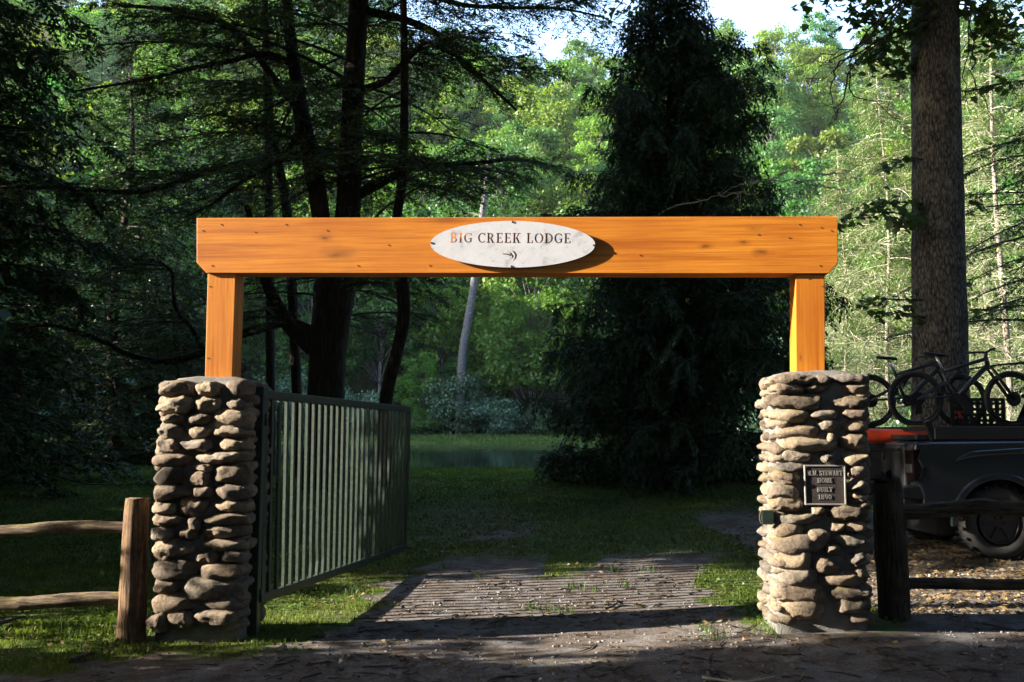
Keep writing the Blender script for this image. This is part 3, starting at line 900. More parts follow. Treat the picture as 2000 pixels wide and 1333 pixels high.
# ------------------------------------------------------------------ broadleaf trees and shrubs
def broadleaf(name, H, R, n_clump, per, leafL, leafw, m_leaf, m_bark, seed, lo=0.25, trunk_r=0.22, lean=0.0, spread=1.0):
    r = np.random.default_rng(seed)
    t = empty(name)
    C = Crown()
    tr_ = MB()
    top = Vector((lean * H, 0, H * 0.82))
    stem = [Vector((lean * H * f * f + 0.2 * math.sin(f * 4 + seed), 0.15 * math.cos(f * 5 + seed), H * 0.85 * f - (0.4 if f == 0 else 0))) for f in np.linspace(0, 1, 8)]
    tr_.tube(stem, [trunk_r * (1 - 0.88 * f) for f in np.linspace(0, 1, 8)], 8)
    cen = []
    for i in range(n_clump):
        f = r.uniform(lo, 1.0)
        prof = math.sqrt(max(0.02, 1 - ((f - 0.55) / 0.52) ** 2))
        rr = R * prof * math.sqrt(r.uniform(0.12, 1.0))
        a = r.uniform(0, 2 * PI)
        c = np.array([lean * H * f * f + rr * math.cos(a), rr * math.sin(a), H * f])
        cen.append(c)
        s0 = np.array(list(stem[min(7, max(1, int(7 * (f - 0.18 * r.random())))) ]))
        if i % 2 == 0:
            midp = (s0 + c) / 2 + np.array([0, 0, 0.06 * H * r.random()])
            tr_.tube([Vector(s0), Vector(midp), Vector(c)], [trunk_r * 0.28, trunk_r * 0.17, trunk_r * 0.06], 5)
    cen = np.array(cen)
    size = R * spread * r.uniform(0.16, 0.34, n_clump)
    q = r.normal(0, 1, (n_clump, per, 3))
    q = unit(q) * (r.random((n_clump, per, 1)) ** 0.45)
    q[:, :, 2] *= 0.55
    P = (cen[:, None, :] + q * size[:, None, None] * 1.25).reshape(-1, 3)
    P[:, 2] = np.maximum(P[:, 2], 0.1)
    nrm = unit(q.reshape(-1, 3) * 0.9 + np.array([0, 0, 0.35]) + r.normal(0, 0.6, P.shape))
    T = unit(np.cross(nrm, r.normal(0, 1, P.shape)) + np.array([0, 0, -0.25]))
    n = len(P)
    C.leaf.append(leaf_arr(P, T, nrm, leafL * r.uniform(0.6, 1.35, n), leafw * r.uniform(0.7, 1.3, n), 0.12))
    tr_.build('trunk', m_bark, t, True)
    tag(C.build('crown', [m_bark, m_leaf], t), kind='stuff')
    return t

hill_kinds = [broadleaf('broadleaf_tree', 17, 5.2, 60, 170, 0.42, 0.30, M['leaf_bright'], M['bark_far'], 101),
              broadleaf('broadleaf_tree', 20, 5.6, 66, 170, 0.42, 0.30, M['leaf_mid'], M['bark_far'], 103, 0.3),
              broadleaf('broadleaf_tree', 14, 4.6, 52, 160, 0.38, 0.28, M['leaf_bright'], M['bark_far'], 107, 0.15),
              broadleaf('broadleaf_tree', 19, 4.4, 56, 170, 0.42, 0.30, M['leaf_mid'], M['bark_far'], 109, 0.35, lean=0.05),
              broadleaf('broadleaf_tree', 16, 5.8, 62, 170, 0.42, 0.32, M['leaf_bright'], M['bark_far'], 113, 0.3),
              evergreen('pine_tree', 19, 3.6, 90, M['leaf_shrub'], M['bark_far'], 117, 0.7, twig=1.3, step=0.4, leafL=0.40, leafw=0.16, pitch=0.22, hang=0.1, zmin=5.0)]
HG = ['broadleaf trees covering the far hillside', 'pines rising among the broadleaf trees of the far hillside']
HL = {0: 'bright leafy tree of rounded shape in the wood covering the far hillside',
      1: 'tall mid green tree in the wood covering the far hillside',
      2: 'short bushy bright green tree in the wood covering the far hillside',
      3: 'slim mid green tree in the wood covering the far hillside',
      4: 'wide spreading bright green tree in the wood covering the far hillside',
      5: 'dark bluish pine rising among the broadleaf trees of the far hillside'}
rr = np.random.default_rng(5)
yy = 93.0
row = 0
while yy < 258:
    st = 6.6 + (yy - 93) * 0.03
    half = 0.56 * yy + 5
    xx = -half + (row % 2) * st / 2
    while xx < half:
        x, y = xx + rr.normal(0, 1.3), yy + rr.normal(0, 1.3)
        u = 1000 + x / y * F_PX
        if rr.random() > 0.06 and (yy < 206 or x < 0.1 * (190 - yy) or x > 45):
            k = int(rr.choice(6, p=[0.24, 0.2, 0.18, 0.14, 0.17, 0.07]))
            put(hill_kinds[k], x, y, HL[k], s=float(rr.uniform(0.75, 1.15)), rz=float(rr.uniform(0, 6.28)), group=HG[k == 5])
        xx += st
    yy += 7.0 + (yy - 93) * 0.06
    row += 1

# understorey along the far bank of the pond
sh_kinds = [broadleaf('shrub', 3.2, 2.6, 44, 150, 0.26, 0.13, M['leaf_shrub'], M['bark_far'], 131, 0.05, 0.06, spread=1.25),
            broadleaf('shrub', 4.8, 3.0, 56, 160, 0.26, 0.14, M['leaf_shrub'], M['bark_far'], 133, 0.05, 0.08, spread=1.2),
            broadleaf('shrub', 2.0, 2.4, 36, 140, 0.22, 0.12, M['leaf_mid'], M['bark_far'], 137, 0.05, 0.05, spread=1.3)]
# unseen tall broadleaf trees, added so their crowns block light over the road
over = broadleaf('broadleaf_tree', 25, 7.5, 90, 260, 0.34, 0.22, M['leaf_maple'], M['bark_grey'], 211, 0.56, 0.38, spread=1.1)
for i, (x, y, s) in enumerate(ADDED_CROWNS):
    put(over, x, y, 'unseen tall broadleaf tree added to block light over the road', s=s, rz=i * 1.1, group='unseen trees added to block light')
for i, (k, x, y, s) in enumerate(ADDED_BUSHES):  # unseen growth added to keep sun off road, lawn and drive
    put((sh_kinds + [hill_kinds[1]])[k], x, y, 'unseen leafy bush added beside the road to block the sun', 'shrub', s, i * 1.9, group='unseen bushes added to block the sun')

SG = 'shaded shrubs along the far bank of the pond'
SL = ['rounded dark shrub on the far bank of the pond', 'tall dark shrub on the far bank of the pond', 'low mid green shrub at the foot of the wood beyond the pond']
x = -50.0
i = 0
while x < 48:
    k = (i * 2 + (i // 3)) % 3
    put(sh_kinds[k], x, 86.8 + rr.uniform(0, 2.2), SL[k], 'shrub', float(rr.uniform(0.75, 1.2)), float(rr.uniform(0, 6)), SG)
    x += rr.uniform(2.2, 3.6)
    i += 1
for (u, Yd, k, s, lab) in ((1040, 88.5, 1, 1.5, 'largest layered green tree between the pond and the leaning grey trunk'),
                           (905, 90.5, 3, 0.62, 'slim young tree just behind the leaning grey trunk'),
                           (820, 89.0, 2, 0.8, 'low bushy tree on the far bank seen past the free end of the gate')):
    put(hill_kinds[k if k != 1 else 0], at(u, 800, Yd).x, Yd, lab, s=s * 0.62, rz=u * 0.1)
# leaning grey trunk in the shade
Yl = 87.0
bl = base_at(905, Yl)
lt = tag(empty('leaning_tree', bl), 'leaning pale grey tree trunk above the shrubs on the far pond bank', 'tree')
p, q = trunk_pts([(897, 850, 9), (903, 700, 8.5), (912, 640, 8), (925, 560, 7.5), (940, 440, 7), (950, 360, 5), (955, 300, 2.5)], Yl, bl)
bark_tube('trunk', p, q, M['bark_mid'], lt, 26, 12, 0.05, 9)
CL = Crown()
for j in range(9):
    pp = np.array(list(p[4])) * (1 - j / 9) + np.array(list(p[6])) * (j / 9)
    ln = branch_line(pp, j * 2.4, 3.6, 0.5, 0.2, rr)
    CL.wood.tube([Vector(w) for w in ln], list(np.linspace(0.09, 0.02, len(ln))), 4, False)
    foliate(CL, ln, rr, twig_len=1.2, step=0.4, leafL=0.3, leafw=0.16, pitch=0.2)
tag(CL.build('crown', [M['bark_mid'], M['leaf_mid']], lt), kind='stuff')

# ------------------------------------------------------------------ sunlit hemlocks with bare grey twigs beyond the truck
def bare_hemlock(H, R0, n, seed, cover, tr_r):
    r = np.random.default_rng(seed)
    t = empty('bare_twigged_hemlock')
    mb = MB()
    P = [Vector((0.12 * math.sin(i * 0.8 + seed), 0.1 * math.cos(i + seed), H * i / 10 - (0.3 if i == 0 else 0))) for i in range(11)]
    mb.tube(P, [tr_r * (1 - 0.9 * i / 10) + 0.01 for i in range(11)], 10)
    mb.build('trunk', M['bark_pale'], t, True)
    C = Crown()
    PP = np.array([list(p) for p in P])
    for i in range(n):
        f = (i + r.random()) / n
        z = 0.8 + (H - 1.0) * f
        L = R0 * (1 - f) ** 0.55 * r.uniform(0.6, 1.2)
        p = np.array([np.interp(z, PP[:, 2], PP[:, 0]), np.interp(z, PP[:, 2], PP[:, 1]), z])
        line = branch_line(p, i * 2.39996 + r.normal(0, 0.4), L, r.uniform(0.0, 0.3), r.uniform(0.3, 0.7), r, wig=0.12)
        C.wood.tube([Vector(q) for q in line], list(np.linspace(0.018, 0.006, len(line))), 4, False)
        foliate(C, line, r, twig_len=1.2, step=0.17, cover=cover * (0.2 + f), leafL=0.12, leafw=0.045, pitch=0.07, hang=0.35, flat=0.5, ribw=0.010)
        for b in range(4):
            q = line[r.integers(2, 6)]
            sl = branch_line(q, r.uniform(0, 6.28), L * 0.4, 0.0, 0.5, r, wig=0.2)
            foliate(C, sl, r, twig_len=0.8, step=0.13, cover=cover * (0.2 + f), leafL=0.12, leafw=0.045, pitch=0.08, hang=0.4, flat=0.6, ribw=0.008)
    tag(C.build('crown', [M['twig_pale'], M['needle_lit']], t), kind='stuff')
    return t
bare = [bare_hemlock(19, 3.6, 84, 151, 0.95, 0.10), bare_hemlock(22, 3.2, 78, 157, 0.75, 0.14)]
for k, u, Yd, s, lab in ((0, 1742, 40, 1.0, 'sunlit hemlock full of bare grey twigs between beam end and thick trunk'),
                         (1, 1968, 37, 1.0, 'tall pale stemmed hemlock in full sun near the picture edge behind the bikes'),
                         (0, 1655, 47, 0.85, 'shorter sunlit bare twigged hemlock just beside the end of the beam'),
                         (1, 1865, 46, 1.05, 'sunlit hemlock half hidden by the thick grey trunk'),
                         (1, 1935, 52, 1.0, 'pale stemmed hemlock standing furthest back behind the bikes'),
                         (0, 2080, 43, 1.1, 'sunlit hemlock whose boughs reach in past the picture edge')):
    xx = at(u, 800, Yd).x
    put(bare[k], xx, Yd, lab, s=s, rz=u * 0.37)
nearR = evergreen('hemlock_tree', 13, 4.3, 100, M['needle_hemlock'], M['twig_dark'], 171, 0.5, twig=0.9, step=0.2, leafL=0.10, leafw=0.035, pitch=0.05, hang=0.15, zmin=2.2)
put(nearR, 13.4, 22.0, 'dark hemlock reaching its layered boughs in front of the pale sunlit stems')
for u, Yd, s, k, lab in ((1640, 34, 0.9, 2, 'low green bush under the bare twigs beside the beam end'), (1700, 31, 0.7, 0, 'small shrub behind the pillar with the plaque'),
                         (1790, 44, 1.3, 2, 'bright bush behind the thick grey trunk'), (1900, 33, 0.9, 2, 'green bush seen through the bicycle frames'), (1600, 52, 1.5, 1, 'shaded shrub between spruce and end of the beam'), (1530, 55, 1.6, 2, 'bush in the gap just past the spruce')):
    put(sh_kinds[k], at(u, 800, Yd).x, Yd, lab, 'shrub', s, u * 0.7)

# ------------------------------------------------------------------ thick grey trunk with maple leaves
def maple_leaf_pts():
    a = [(0, 0), (0.10, 0.10), (0.42, 0.02), (0.33, 0.22), (0.52, 0.48), (0.27, 0.47), (0.22, 0.62), (0.0, 1.0)]
    return a + [(-x, y) for x, y in a[-2:0:-1]]
def maple_leaves(P, T, N, L):
    """lobed leaves as fans of triangles; returns verts, faces"""
    out = np.array(maple_leaf_pts())
    W = unit(np.cross(T, N)); T = unit(T); NN = unit(np.cross(W, T))
    n, k = len(P), len(out)
    V = P[:, None, :] + L[:, None, None] * (W[:, None, :] * out[None, :, :1] + T[:, None, :] * out[None, :, 1:] - NN[:, None, :] * (np.abs(out[None, :, :1]) * 0.35))
    base = (np.arange(n) * k)[:, None]
    tri = np.array([(0, i, i + 1) for i in range(1, k - 1)])
    return V.reshape(-1, 3), (base[:, :, None] + tri[None]).reshape(-1, 3)
rm = np.random.default_rng(83)
Yt = 15.5
bm_ = base_at(1838, Yt)
mt = tag(empty('maple_tree', bm_), 'thick upright grey trunk with dark maple leaves rising behind the bikes', 'tree')
p, q = trunk_pts([(1842, 905, 70), (1838, 830, 55), (1836, 700, 51), (1833, 500, 49), (1830, 300, 47), (1827, 150, 46), (1826, 0, 45), (1822, -300, 40), (1815, -700, 32)], Yt, bm_)
bark_tube('trunk', p, q, M['bark_grey'], mt, 70, 40, 0.035, 4)
LV, LF, nb = [], [], 0
SPRAYS = [  # photo points of each leafy branch, spread, leaves
    ([(1800, -60), (1700, -20), (1600, 5), (1560, 15)], 0.42, 120), ([(1810, 0), (1740, 20), (1680, 45), (1640, 80)], 0.40, 120),
    ([(1800, 60), (1740, 70), (1710, 100), (1700, 120)], 0.30, 80), ([(1790, -90), (1680, -60), (1560, -30), (1500, -25)], 0.4, 90),
    ([(1790, 30), (1770, 60), (1760, 120), (1765, 150)], 0.26, 60), ([(1840, 20), (1890, 30), (1920, 70), (1930, 110)], 0.34, 80),
    ([(1850, 0), (1900, 0), (1950, 40), (1945, 80)], 0.34, 70), ([(1790, 405), (1750, 400), (1715, 400), (1690, 405)], 0.22, 46),
    ([(1790, 425), (1740, 440), (1700, 440), (1640, 440)], 0.20, 40), ([(1785, 445), (1760, 450), (1740, 455), (1700, 465)], 0.16, 26),
    ([(1790, 320), (1770, 312), (1740, 320), (1720, 330)], 0.12, 18), ([(1790, 590), (1750, 585), (1720, 580), (1695, 590)], 0.16, 26),
    ([(1795, 625), (1760, 610), (1740, 615), (1715, 610)], 0.16, 26), ([(1870, 190), (1890, 200), (1905, 205), (1920, 210)], 0.12, 16),
    ([(1880, 400), (1890, 398), (1900, 400), (1905, 402)], 0.07, 7), ([(1880, 610), (1890, 615), (1900, 615), (1905, 620)], 0.07, 7),
    ([(1800, -300), (1650, -250), (1500, -220), (1420, -210)], 0.6, 120), ([(1850, -250), (1950, -200), (2050, -150), (2100, -120)], 0.6, 120),
    ([(1640, 440), (1630, 445), (1625, 450), (1620, 455)], 0.12, 14)]
for k, (pix, sp, nl) in enumerate(SPRAYS):
    nl = int(nl * (2.3 if nl > 50 else 1.3))
    yo = rm.uniform(-0.9, 0.5)
    pts = [at(u, v, Yt) - bm_ + Vector((0, yo * min(1, i * 0.6) - 0.25, 0)) for i, (u, v) in enumerate(pix)]
    mb = MB()
    sl, sr = smooth_line(pts, [0.018, 0.013, 0.009, 0.004], 12)
    mb.tube(sl, sr, 5)
    mb.build('branch', M['twig_dark'], mt, True)
    A = np.array([list(w) for w in sl])
    ix = np.clip((rm.beta(1.6, 1.0, nl) * 11).astype(int), 0, 11)
    Pp = A[ix] + rm.normal(0, sp * 0.55, (nl, 3)) * np.array([1, 1, 0.75])
    N = unit(np.array([0, -0.35, 0.9]) + rm.normal(0, 0.45, (nl, 3)))
    T = unit(np.cross(N, rm.normal(0, 1, (nl, 3))) + np.array([0, 0, -0.45]))
    v, f = maple_leaves(Pp, T, N, rm.uniform(0.10, 0.17, nl))
    LV.append(v); LF.append(f + nb); nb += len(v)
me = np_mesh('crown', np.concatenate(LV), np.concatenate(LF))
tag(link('crown', me, M['leaf_maple'], mt), kind='stuff')

# boughs and bare twigs measured in the photograph, each on its own tree
def boughs(t, b, pixs, Y, r0, nl=0, sp=0.3, wood='twig_dark'):
    V_, F_, nb = [], [], 0
    for pix in pixs:
        pts = [(at(u, v, Y) if len(w) == 0 else at(u, v, w[0])) - b + Vector((0, 0.25 * math.sin(u * 0.05), 0)) for u, v, *w in pix]
        mb = MB()
        sl, sr = smooth_line(pts, list(np.linspace(r0, 0.003, len(pts))), 18)
        sl = [p + Vector((rm.normal(0, 0.02), rm.normal(0, 0.03), rm.normal(0, 0.02))) for p in sl]
        mb.tube(sl, sr, 5)
        mb.build('branch', M[wood], t, True)
        A = np.array([list(w) for w in sl])
        tw = MB()
        for k in range(8):                                       # fine side twigs
            q = A[rm.integers(4, 17)]
            d = rm.normal(0, 1, 3); d[2] -= 0.3
            d = d / np.linalg.norm(d) * rm.uniform(0.15, 0.5)
            tw.tube([q, q + d * 0.5 + rm.normal(0, 0.03, 3), q + d], [0.005, 0.004, 0.002], 4)
        tag(tw.build('twig', M[wood], t), kind='stuff')
        if nl:
            P = A[rm.integers(3, 17, nl)] + rm.normal(0, sp * 0.5, (nl, 3))
            N = unit(np.array([0, -0.35, 0.9]) + rm.normal(0, 0.45, (nl, 3)))
            T = unit(np.cross(N, rm.normal(0, 1, (nl, 3))) + np.array([0, 0, -0.4]))
            v, f = maple_leaves(P, T, N, rm.uniform(0.09, 0.15, nl))
            V_.append(v); F_.append(f + nb); nb += len(v)
    if V_:
        tag(link('crown', np_mesh('crown', np.concatenate(V_), np.concatenate(F_)), M['leaf_maple'], t), kind='stuff')
boughs(mt, bm_, [[(1840, -160, 15.4), (1760, 10, 14.4), (1690, 80), (1600, 120), (1530, 140)], [(1840, -140, 15.4), (1720, 40), (1640, 130), (1560, 170)],
                 [(1835, -60, 15.4), (1690, 60), (1675, 170), (1710, 210), (1780, 250)], [(1835, -80, 15.4), (1700, 70), (1640, 110), (1600, 140), (1570, 165)],
                 [(1835, 40, 15.4), (1690, 100), (1650, 190), (1625, 230), (1610, 260)], [(1835, 20, 15.4), (1670, 100), (1620, 160), (1615, 200), (1640, 225)],
                 [(1840, -160, 15.4), (1910, -20), (1880, 140), (1905, 200)], [(1840, -100, 15.4), (1915, 60), (1920, 160), (1960, 260)]], 14.2, 0.018)
Bm2 = base_at(1318, 23.0)
mt2 = tag(empty('maple_tree', Bm2), 'slim maple hidden behind the spruce, its leaves hanging into the sky beside the spruce top', 'tree')
p, q = trunk_pts([(1316, 930, 9), (1316, 600, 8), (1312, 200, 7), (1306, -250, 5), (1300, -420, 3)], 23.0, Bm2)
bark_tube('trunk', p, q, M['bark_grey'], mt2, 24, 10, 0.05, 14)
boughs(mt2, Bm2, [[(1308, -200, 23.0), (1270, -110, 22), (1230, 10), (1195, 45)], [(1309, -150, 23.0), (1255, -30, 21.5), (1245, 40), (1225, 75)], [(1310, -100, 23.0), (1240, -30, 22), (1205, 20), (1180, 50)]], 20.0, 0.03, 60, 0.34)
Bs2 = base_at(1275, 21.5)
ds = tag(empty('dead_hemlock', Bs2), 'dead hemlock beside the spruce with one pale lichened bough reaching past it above the beam', 'tree')
p, q = trunk_pts([(1272, 935, 10), (1272, 600, 9), (1274, 420, 8), (1276, 330, 6), (1277, 280, 3)], 21.5, Bs2)
bark_tube('trunk', p, q, M['bark_hemlock'], ds, 24, 10, 0.05, 15)
boughs(ds, Bs2, [[(1274, 425, 21.5), (1300, 408), (1360, 398), (1410, 376), (1440, 360)], [(1410, 376), (1455, 382), (1490, 400)], [(1440, 362), (1500, 358), (1570, 352), (1660, 345), (1720, 330)],
                 [(1500, 358), (1540, 330), (1600, 315)], [(1560, 352), (1620, 370), (1680, 375)], [(1435, 335), (1455, 355), (1470, 362)], [(1600, 350), (1650, 330), (1700, 320)]], 18.3, 0.02, wood='twig_pale')
# ------------------------------------------------------------------ timber gateway
def gframe(name, x, z, off, label, cat):
    """an Empty in the gateway's plane"""
    o = empty(name, GATE_O + GX * x + GY * off + Vector((0, 0, z)), YAW)
    return tag(o, label, cat)
arch = gframe('timber_gateway', 0, 0, 0, 'orange stained timber gateway of one long beam on two posts spanning the drive', 'gateway')
poly = [gp(*p) for p in ((386, 514), (405, 534.5), (1617, 535.5), (1635, 515), (1635, 424), (386, 427))]
mb = MB(); mb.prism(poly, -0.02, 0.19)
mb.build('beam', M['beam_wood'], arch, False, 0.004)
def gpost(tl, tr, bl, br):
    a, b_, c, d = gp(*tl), gp(*tr), gp(*bl), gp(*br)
    m = MB()
    m.prism([c, d, b_, a], 0.0, 0.215)
    return m.build('post', M['post_wood'], arch, False, 0.004)
gpost((405.8, 535.2), (460, 535.2), (400, 748), (453, 748))
gpost((1554, 536), (1611, 536), (1555, 734), (1611, 734))
nm = None
for u, v in ((398, 452), (434, 440), (500, 455), (640, 452), (760, 480), (416, 520), (560, 440), (1560, 440), (1622, 452), (1600, 520), (1540, 466), (1480, 460), (1250, 500), (700, 520), (840, 520), (410, 560), (1606, 560), (1602, 446), (406, 700), (1580, 545)):
    x, z = gp(u, v)
    yb = -0.0215 if v < 535 else -0.0015
    if nm is None:
        m = MB(); m.disc((0, 0, 0), 0.0055, 0.003, 8)
        o = m.build('nail', M['rust'], arch); nm = o.data
    else:
        o = link('nail', nm, None, arch)
    o.location = (x, yb, z)

# ------------------------------------------------------------------ letters, cut or raised
def rct(x0, z0, x1, z1): return [(x0, z0), (x1, z0), (x1, z1), (x0, z1)]
def arc(cx, cz, rx, rz, a0, a1, tx, tz, n=9):
    out = []
    for i in range(n):
        p = [math.radians(a0 + (a1 - a0) * (i + j) / n) for j in (0, 1)]
        out.append([(cx + rx * math.cos(p[0]), cz + rz * math.sin(p[0])), (cx + rx * math.cos(p[1]), cz + rz * math.sin(p[1])),
                    (cx + (rx - tx) * math.cos(p[1]), cz + (rz - tz) * math.sin(p[1])), (cx + (rx - tx) * math.cos(p[0]), cz + (rz - tz) * math.sin(p[0]))])
    return out
def dg(x0, z0, x1, z1, t): return [(x0, z0), (x0 + t, z0), (x1 + t, z1), (x1, z1)]
K, B_ = 0.085, 0.155                                             # thin and bold strokes
def srf(x0, x1, z): return rct(x0, z, x1, z + 0.07)
GL = {
 'I': (0.36, [rct(.10, 0, .26, 1), srf(0, .36, 0), srf(0, .36, .93)]),
 'B': (0.66, [rct(.08, 0, .24, 1), srf(0, .34, 0), srf(0, .34, .93)] + arc(.30, .755, .27, .245, -90, 90, B_, K) + arc(.30, .275, .34, .275, -90, 90, B_, K) + [rct(.24, .48, .32, .555)]),
 'G': (0.76, arc(.40, .5, .40, .5, 50, 318, B_, K, 14) + [rct(.56, .08, .70, .42), srf(.42, .76, .40), rct(.62, .72, .69, .95)]),
 'C': (0.68, arc(.40, .5, .40, .5, 48, 312, B_, K, 14) + [rct(.60, .72, .67, .95)]),
 'R': (0.74, [rct(.08, 0, .24, 1), srf(0, .34, 0), srf(0, .34, .93), rct(.24, .44, .34, .52), dg(.50, 0, .30, .46, .17), srf(.50, .74, 0)] + arc(.30, .73, .30, .27, -90, 90, B_, K)),
 'E': (0.62, [rct(.08, 0, .24, 1), srf(0, .58, 0), srf(0, .56, .93), rct(.24, .47, .46, .54), rct(.51, 0, .60, .24), rct(.49, .78, .56, 1), rct(.40, .39, .46, .62)]),
 'K': (0.76, [rct(.08, 0, .24, 1), srf(0, .34, 0), srf(0, .34, .93), dg(.24, .40, .52, .95, .10), dg(.50, 0, .30, .54, .17), srf(.46, .76, 0), srf(.42, .72, .93)]),
 'L': (0.60, [rct(.08, 0, .24, 1), srf(0, .58, 0), srf(0, .36, .93), rct(.50, 0, .58, .28)]),
 'O': (0.80, arc(.40, .5, .40, .5, 98, 262, B_, K, 12) + arc(.40, .5, .40, .5, -82, 82, B_, K, 12)),
 'D': (0.74, [rct(.08, 0, .24, 1), srf(0, .34, 0), srf(0, .34, .93)] + arc(.28, .5, .46, .5, -84, 84, B_, K, 12)),
 'M': (0.92, [rct(.08, 0, .15, 1), dg(.08, 1, .38, 0, .16), dg(.66, 1, .40, 0, .08), rct(.68, 0, .84, 1), srf(0, .24, 0), srf(.60, .92, 0), srf(0, .2, .93), srf(.72, .92, .93)]),
 'S': (0.58, arc(.29, .74, .28, .26, 40, 270, B_, K, 9) + arc(.29, .26, .29, .28, -140, 90, B_, K, 9) + [rct(.0, .04, .06, .28), rct(.48, .74, .54, .96)]),
 'T': (0.68, [rct(.26, 0, .42, 1), srf(.14, .54, 0), srf(0, .68, .93), rct(0, .74, .07, .94), rct(.61, .74, .68, .94)]),
 'W': (1.02, [dg(.24, 0, .04, 1, .15), dg(.26, 0, .50, 1, .07), dg(.66, 0, .46, 1, .15), dg(.70, 0, .92, 1, .07), srf(-.02, .28, .93), srf(.40, .66, .93), srf(.82, 1.04, .93)]),
 'A': (0.76, [dg(.06, 0, .34, 1, .07), dg(.54, 0, .32, 1, .16), srf(0, .24, 0), srf(.44, .78, 0), rct(.18, .30, .56, .37)]),
 'H': (0.84, [rct(.08, 0, .24, 1), rct(.58, 0, .74, 1), rct(.24, .47, .58, .54), srf(0, .32, 0), srf(.50, .82, 0), srf(0, .32, .93), srf(.50, .82, .93)]),
 'U': (0.80, [rct(.08, .3, .24, 1), rct(.60, .3, .67, 1), srf(0, .34, .93), srf(.50, .78, .93)] + arc(.375, .32, .295, .32, 180, 360, .12, K, 9)),
 '1': (0.42, [rct(.14, 0, .29, 1), srf(.02, .42, 0), dg(.0, .80, .12, .96, .08)]),
 '8': (0.62, arc(.31, .75, .25, .25, 0, 360, .11, .07, 14) + arc(.31, .27, .30, .28, 0, 360, .13, .075, 14)),
 '9': (0.62, arc(.31, .66, .30, .34, 0, 360, .14, .075, 14) + arc(.20, .52, .41, .52, -80, 12, .13, .075, 8)),
 '0': (0.62, arc(.31, .5, .30, .5, 0, 360, .13, .075, 16)),
 '.': (0.24, [rct(.05, 0, .19, .15)]), ' ': (0.26, [])}
def text_polys(s, x0, x1, z, h, gap=0.10):
    tot = sum(GL[c][0] for c in s) + gap * (len(s) - 1)
    k = (x1 - x0) / tot
    out, x = [], x0
    for c in s:
        out += [[(x + px * k, z + pz * h) for px, pz in pl] for pl in GL[c][1]]
        x += (GL[c][0] + gap) * k
    return out

# ------------------------------------------------------------------ oval sign on the beam
PXM = F_PX / 7.66
cx, cz = gp(1000.8, 477.3, -0.045)
sign = gframe('oval_sign', cx, cz, -0.043, 'oval white weathered steel sign with cut out BIG CREEK LODGE lettering bolted onto the beam', 'sign')
sign.rotation_euler = (0, math.radians(1.0), YAW)
RX, RZ = 163.2 / PXM, 46.8 / PXM
mb = MB()
NE = 96
mb.prism([(RX * math.copysign(abs(math.cos(2 * PI * i / NE)) ** 1.06, math.cos(2 * PI * i / NE)), RZ * math.sin(2 * PI * i / NE)) for i in range(NE)], -0.002, 0.002)
plate = mb.build('plate', M['sign'], sign)
def zpx(u, v): return ((u / 4.762 + 800 - 1000.8) / PXM, -((v / 4.762 + 400) - 477.3) / PXM)
cut = MB()
x0, zt = zpx(366, 262)
x1, zb = zpx(1506, 357)
for pl in text_polys('BIG CREEK LODGE', x0, x1, zb, zt - zb, 0.13):
    cut.prism(pl, -0.02, 0.02)
def cres(pts): return [zpx(*p) for p in pts]
cut.prism(cres([(866, 458), (905, 458), (950, 470), (945, 482), (905, 468), (868, 466)]), -0.02, 0.02)
for pl in ([(928, 446), (950, 452), (962, 470), (972, 478), (955, 484)], [(955, 484), (972, 478), (968, 495), (938, 516), (950, 500)],
           [(948, 424), (985, 440), (1002, 472), (984, 474), (972, 448)], [(984, 474), (1002, 472), (994, 505), (962, 530), (980, 500)]):
    cut.prism(cres(pl), -0.02, 0.02)
co_ = cut.build('cutter', M['rust'], sign)
bo = plate.modifiers.new('cut', 'BOOLEAN')
bo.operation, bo.object, bo.solver, bo.use_self = 'DIFFERENCE', co_, 'EXACT', True
bpy.context.view_layer.update()
dgp = bpy.context.evaluated_depsgraph_get()
nme = bpy.data.meshes.new_from_object(plate.evaluated_get(dgp))
plate.modifiers.clear()
plate.data = nme
plate.data.materials.clear(); plate.data.materials.append(M['sign'])
bpy.data.objects.remove(co_)
for u, v in ((190, 362), (1722, 375), (955, 156), (952, 580)):
    x, z = zpx(u, v)
    m = MB(); m.disc((x, 0.008, z), 0.009, 0.027, 10)
    m.build('bolt', M['rust'], sign)

# ------------------------------------------------------------------ river stone pillars
def ico(level):
    bm = bmesh.new()
    bmesh.ops.create_icosphere(bm, subdivisions=level, radius=1)
    v = np.array([list(x.co) for x in bm.verts]); f = [[w.index for w in q.verts] for q in bm.faces]
    bm.free()
    return v, np.array(f)
ICO3, ICO2 = ico(4), ico(3)
def stone_mesh(w, d, h, rs, level=ICO3, rough=0.5):
    V, Fc = level
    V = V.copy()
    p = rs.uniform(0.62, 0.95)
    V = np.sign(V) * np.abs(V) ** p
    for k in range(rs.integers(2, 7)):                           # a few worn flats and corners
        n = unit(rs.normal(0, 1, 3) * np.array([1, 0.8, 0.8]))
        c = rs.uniform(0.68, 0.95)
        q = V @ n - c
        V -= np.outer(np.maximum(q, 0) * 0.85, n)
    V[:, 2] *= 1 + rs.uniform(-0.25, 0.25) * V[:, 0]             # one end thinner
    V[:, 2] += rs.uniform(-0.14, 0.14) * V[:, 0] ** 2
    so = rs.uniform(0, 90)
    sc = np.array([w, d, h]) / 2
    W = V * sc
    nz = np.array([mnoise.noise(Vector(x * 9 + so)) for x in W]) * 0.014 + np.array([mnoise.noise(Vector(x * 26 + so)) for x in W]) * 0.010 * rough * 2 + np.array([mnoise.noise(Vector(x * 70 + so)) for x in W]) * 0.0040 * rough * 2
    W = W + unit(V / sc) * nz[:, None]
    return np_mesh('stone', W, Fc)

